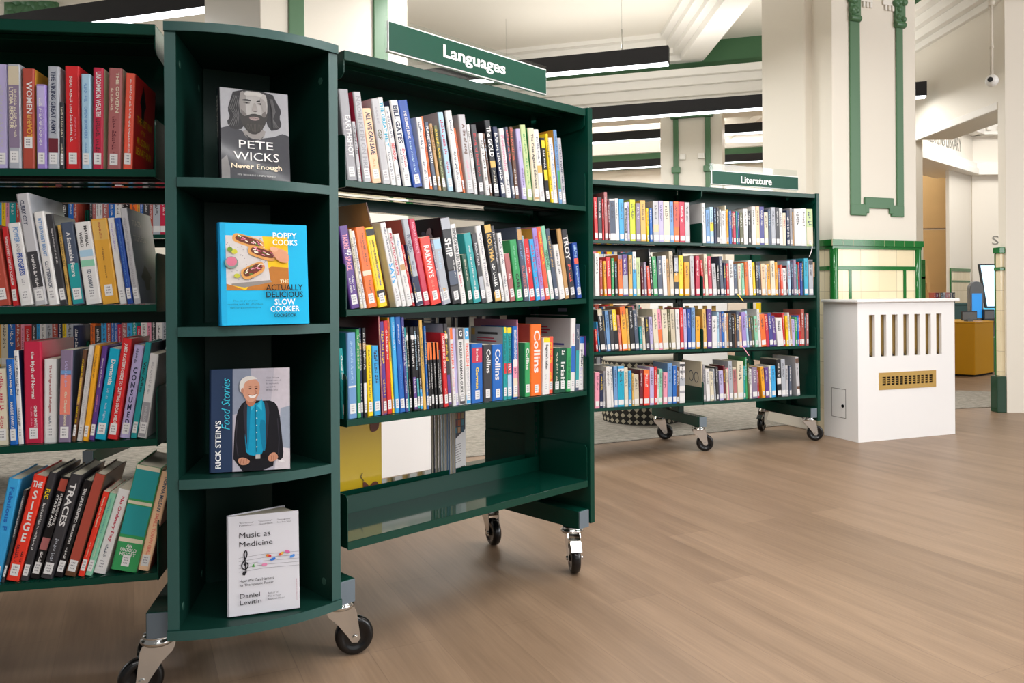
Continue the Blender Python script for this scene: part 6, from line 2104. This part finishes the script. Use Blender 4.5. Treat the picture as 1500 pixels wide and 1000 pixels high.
def far_case(F, key, bays, label, top=1.517):
    SHELF[key] = [lambda e, z=z: z for z in (1.194, .888, .592, .29)]
    TOPZ[key] = lambda e: top
    bookcase(F, key, bays, label, feet=[b[0] for b in bays] + [bays[-1][1]], casters=[(bays[0][0], .05, .4), (bays[-1][1], .05, .4)])
    mb = MB()
    r_ = random.Random(key)
    cols = ['red', 'orange', 'white', 'cream', 'blue', 'black', 'teal', 'yellow', 'navy', 'rose', 'charcoal', 'mustard', 'pink', 'crimson', 'sky blue', 'brick red', 'silver']
    for zf in SHELF[key]:
        for b0, b1 in bays:
            e = b0 + .01
            while e < b1 - .05:
                w, h = r_.uniform(.012, .034), r_.uniform(.18, .235)
                c = r_.choice(cols)
                q = MB()
                q.box(e, e + w - .0008, .012, .17, zf(0) + .001, zf(0) + h, cloth(c))
                strips(q, e + w * .3, e + w * .7, zf(0) + h * .4, zf(0) + h * .92, .0115, ink('white' if c in DARKS else 'charcoal'), r_)
                q.quad((e + .001, .0114, zf(0) + .012), (e + w - .002, .0114, zf(0) + .012), (e + w - .002, .0114, zf(0) + .04), (e + .001, .0114, zf(0) + .04), TICKET)
                for f, k, s_ in zip(q.f, q.mi, q.smooth):
                    mb.add([Vector(F.w(q.v[i][0], q.v[i][1], q.v[i][2])) for i in f], [tuple(range(len(f)))], q.mats[k], s_)
                e += w
    tag(mb.build('books'), 'rows of books on the ' + label.replace('green ', ''), 'books', kind='stuff')
far_case(Frame(88, -2.85, 3.62), 'D', [(0.0, .9), (.902, 1.45)], 'green mobile bookcase glimpsed behind the left bookcase')
far_case(Frame(70, 2.35, 7.35), 'E', [(0.0, .9)], 'green mobile bookcase glimpsed behind the right bay of the Literature bookcase')
far_case(Frame(70, 0.55, 6.5), 'F', [(0.0, .62)], 'green mobile bookcase glimpsed behind the left bay of the Literature bookcase')

# ------------------------------------------------------------------ wooden display pockets on the outer face of the near bookcase's end panel
def pocket(py0, py1, label):
    e = 0.9445
    z1 = FA.on(876, py0, .03)[1]
    z0 = FA.on(876, py1, .03)[1]
    r = empty('wooden_display_pocket', FA.w(e, .05, z0), FA.rot)
    tag(r, label, 'display pocket', 'wooden display pockets on the end panel')
    H_, D_, W_ = z1 - z0, .24, .05
    mb = MB()
    mb.box(0, .006, 0, D_, 0, H_, KRAFT)
    mb.box(.006, W_, 0, D_, 0, .006, KRAFT)
    mb.build('bracket', r, .001)
    mb = MB()
    mb.box(W_ - .006, W_, 0, D_, .006, H_, KRAFT)
    mb.box(.006, W_ - .006, 0, .006, .006, H_ * .45, KRAFT)
    mb.build('front_lip', r, .001)
    return r, H_
pocket(297, 316, 'topmost of three small wooden pockets on the near bookcase end panel')
pocket(427, 446, 'middle one of three small wooden pockets on the near bookcase end panel')
r, H_ = pocket(552, 575, 'lowest of three small wooden pockets on the near bookcase end panel')
b = make_book(.022, .2, .14, 'red', {'T': [('~', 'white', .2, .7, .5)]}, False, rg)
b.location = FA.w(.952, .052, FA.on(876, 567, .03)[1])
b.rotation_euler = (0, radians(-1.5), FA.rot)
tag(b, 'red book standing in the lowest wooden pocket on the end panel', 'book')

# ------------------------------------------------------------------ childrens library furniture
yel = mat('yellow_laminate', 'c9920a', 0.35)
def pt(px, t): return ((px - 750) / FPX * t, t)
poly = [pt(1350, 8.75), pt(1427.5, 8.42), pt(1455, 8.72), (5.35, 9.3), (4.5, 9.3)]
root = empty('yellow_counter', (*pt(1427, 8.8), 0))
tag(root, 'yellow faceted counter standing in the childrens library', 'counter')
o = root.location
mb = MB()
pl = [(x - o.x, y - o.y) for x, y in poly]
mb.prism(pl, 0.02, .565, yel)
mb.build('body', root, .004)
mb = MB()
mb.prism([(x * 0.96, y * .96 + .01) for x, y in pl], 0.0, .02, DARK)
mb.build('plinth', root)
mb = MB()
mb.prism([(x * 1.01, y * 1.01) for x, y in pl], .565, .58, yel)
mb.build('top', root, .002)
gcab = mat('mid_green_laminate', '3f7048', 0.4)
def simple(name, label, cat, px, t, w, d, h, z0, m, parts=()):
    x, y = pt(px, t)
    r = empty(name, (x, y, z0))
    tag(r, label, cat)
    mb = MB()
    mb.box(-w / 2, w / 2, 0, d, 0, h, m)
    mb.build('body', r, .006)
    for nm, (a, b, c, d_, e, f), m_ in parts:
        q = MB()
        q.box(a, b, c, d_, e, f, m_)
        q.build(nm, r, .002)
    return r
simple('low_cabinet', 'green low cabinet to the right of the yellow counter', 'cabinet', 1472, 8.95, .34, .3, .38, 0, gcab, [('door', (-.16, .0, -.008, 0, .02, .36), gcab), ('handle', (-.03, -.02, -.02, -.008, .15, .25), CHROME)])
teal_ = mat('deep_teal_laminate', '1c4644', .4)
simple('teal_cabinet', 'dark teal cabinet behind the yellow counter', 'cabinet', 1396, 9.7, .55, .3, .74, 0, teal_, [('top', (-.28, .28, -.01, .31, .74, .76), teal_), ('door', (-.26, .26, -.008, 0, .02, .72), teal_)])
scr = mat('screen_glow', 'bfe0f2', .3, emit=1.3)
blu = mat('blue_panel_glow', '1c86d8', .3, emit=0.8)
dk = mat('dark_frame', '23282e', .4)
gm = mat('grey_case', '6a7178', .4)
r = empty('self_service_kiosk', (*pt(1461, 9.62), 0))
tag(r, 'self-service kiosk with a tilted bright screen beside the right pier', 'kiosk')
mb = MB()
mb.box(-.02, .4, .06, .36, 0, .58, gm)
mb.build('pedestal', r, .01)
mb = MB()
v = [(-.13, .02, .70), (.33, .02, .70), (.33, .16, 1.24), (-.13, .16, 1.24)]
bk = [(x, y + .03, z) for x, y, z in v]
mb.add(v + bk, [(0, 1, 2, 3), (7, 6, 5, 4), (0, 4, 5, 1), (1, 5, 6, 2), (2, 6, 7, 3), (3, 7, 4, 0)], dk)
mb.build('screen_frame', r, .004)
mb = MB()
mb.add([(-.112, .0225, .722), (.312, .0225, .722), (.312, .155, 1.222), (-.112, .155, 1.222)], [(0, 1, 2, 3)], scr)
for k, (a, b_) in enumerate(((.05, .95), (.12, .88), (-.06, .86))):
    mb.add([(a, .058, b_ - .02), (a + .05, .058, b_ - .02), (a + .05, .066, b_), (a, .066, b_)], [(0, 1, 2, 3)], blu)
ob = mb.build('screen', r)
ob.location.y = -.003
mb = MB()
v = [(-.2, -.18, .58), (.36, -.18, .58), (.36, .05, .70), (-.2, .05, .70), (-.2, -.18, .55), (.36, -.18, .55), (.36, .05, .55), (-.2, .05, .55)]
mb.add(v, [(0, 1, 2, 3), (4, 7, 6, 5), (0, 4, 5, 1), (1, 5, 6, 2), (3, 2, 6, 7), (0, 3, 7, 4)], gm)
ds = mb.build('desk', r, .004)
mb = MB()
mb.add([(-.18, -.171, .5885), (.34, -.171, .5885), (.34, .042, .6995), (-.18, .042, .6995)], [(0, 1, 2, 3)], mat('pale_blue_glow', '5cc4e8', .3, emit=.7))
lp = mb.build('lit_panel', ds)
lp.location.z = .004
r = empty('return_terminal', (*pt(1431, 8.9), .58))
tag(r, 'grey rounded terminal with a glowing blue panel behind the yellow counter', 'terminal')
prof = [(-.075, 0), (.075, 0), (.075, .36)] + [(.075 * cos(a), .36 + .075 * sin(a)) for a in [pi * k / 10 for k in range(1, 10)]] + [(-.075, .36)]
mb = MB()
mb.prism(prof, 0, .06, gm, 'y')
mb.build('housing', r, .004)
mb = MB()
mb.box(-.055, .055, -.004, 0, .03, .30, blu)
mb.build('display', r)
simple('small_monitor', 'small dark monitor on the left of the yellow counter top', 'monitor', 1420, 8.62, .17, .02, .10, .59, dk, [('stand', (-.03, .03, -.02, .06, -.01, .01), gm), ('bezel', (-.078, .078, -.003, 0, .01, .09), gm)])
simple('card_reader', 'dark card reader on the right of the yellow counter top', 'card reader', 1449, 8.86, .12, .05, .12, .58, dk, [('bezel', (-.05, .05, -.003, 0, .02, .1), gm)])
e = 0
for k, c in enumerate(('brick red', 'maroon', 'brown', 'charcoal', 'silver', 'rose', 'rose', 'slate', 'charcoal')):
    w = .022 + .006 * ((k * 5) % 3)
    bk_ = make_book(w, .13 + .01 * ((k * 3) % 3), .12, c, {'L': 0}, False, rg)
    x, y = pt(1368, 9.72)
    bk_.location = (x + e, y, .7605)
    tag(bk_, f'{c} book in the row on the teal cabinet, {ordinal(k + 1)} from left', 'book', 'books on the teal cabinet')
    e += w + .001
r = empty('wooden_ladder_stand', (*pt(1356, 10.98), 0))
tag(r, 'pale wooden stand leaning by the plywood wall', 'stand')
for k, (x0, x1) in enumerate(((-.12, -.02), (.16, .02))):
    mb = MB()
    mb.add([(x0, 0, 0), (x0 + .045, 0, 0), (x1 + .045, .1, 1.35), (x1, .1, 1.35), (x0, .03, 0), (x0 + .045, .03, 0), (x1 + .045, .13, 1.35), (x1, .13, 1.35)], [(0, 1, 2, 3), (7, 6, 5, 4), (0, 4, 5, 1), (1, 5, 6, 2), (2, 6, 7, 3), (3, 7, 4, 0)], ply)
    mb.build('leg', r)
for z in (.45, .75, 1.02):
    mb = MB()
    mb.box(-.11, .15, z * .075, z * .075 + .03, z, z + .05, ply)
    mb.build('rung', r)

# security camera on its drop pole
cx, cy = 3.60, 3.60 / ((1455 - 750) / FPX)
r = empty('security_camera', (cx, cy, 3.08))
tag(r, 'white ball security camera on a thin drop pole by the right wall', 'camera')
mb = MB()
mb.cyl((0, 0, 0), (0, 0, -.56), .011, CREAM, 12)
mb.cyl((0, 0, 0), (0, 0, -.04), .022, CREAM, 12)
mb.cyl((0, 0, -.34), (0, 0, -.36), .015, CREAM, 12)
mb.build('pole', r)
mb = MB()
mb.lathe([(0.001, -.045)] + [(.045 * sin(a), -.045 * cos(a)) for a in [pi * k / 12 for k in range(1, 12)]] + [(0.001, .045)], (0, 0, -.60), (0, 0, 1), WHITE, 20)
bl_ = mb.build('ball_housing', r)
mb = MB()
mb.cyl((-.03, -.032, -.60), (-.036, -.038, -.60), .018, dk, 16)
mb.build('lens', bl_)

# woven drum stool glimpsed under the far bookcase
r = empty('woven_stool', (0.92, 5.72, 0.005))
tag(r, 'dark and cream woven drum stool behind the far bookcase', 'stool')
mb = MB()
wd, wc = mat('woven_dark', '2c2a28', .8), mat('woven_cream', 'b8b09c', .8)
N_, M_ = 36, 10
for i in range(N_):
    for j in range(M_):
        a0, a1, am = 2 * pi * i / N_, 2 * pi * (i + 1) / N_, 2 * pi * (i + .5) / N_
        z0, z1 = .43 * j / M_, .43 * (j + 1) / M_
        R_ = .27 + .02 * sin(pi * (j + .5) / M_)
        p = lambda a, z, rr=R_: (rr * cos(a), rr * sin(a), z)
        mb.add([p(a0, z0), p(a1, z0), p(a1, z1), p(a0, z1)], [(0, 1, 2, 3)], wd)
        mb.add([p(am, z0 + .004, R_ + .004), p(a1 - .02, (z0 + z1) / 2, R_ + .004), p(am, z1 - .004, R_ + .004), p(a0 + .02, (z0 + z1) / 2, R_ + .004)], [(0, 1, 2, 3)], wc)
mb.build('body', r)
mb = MB()
mb.lathe([(0, .47), (.2, .468), (.26, .455), (.275, .435), (.27, .425), (0, .425)], (0, 0, 0), (0, 0, 1), mat('seat_cushion', 'b4ada0', .9), 36)
mb.build('seat', r)
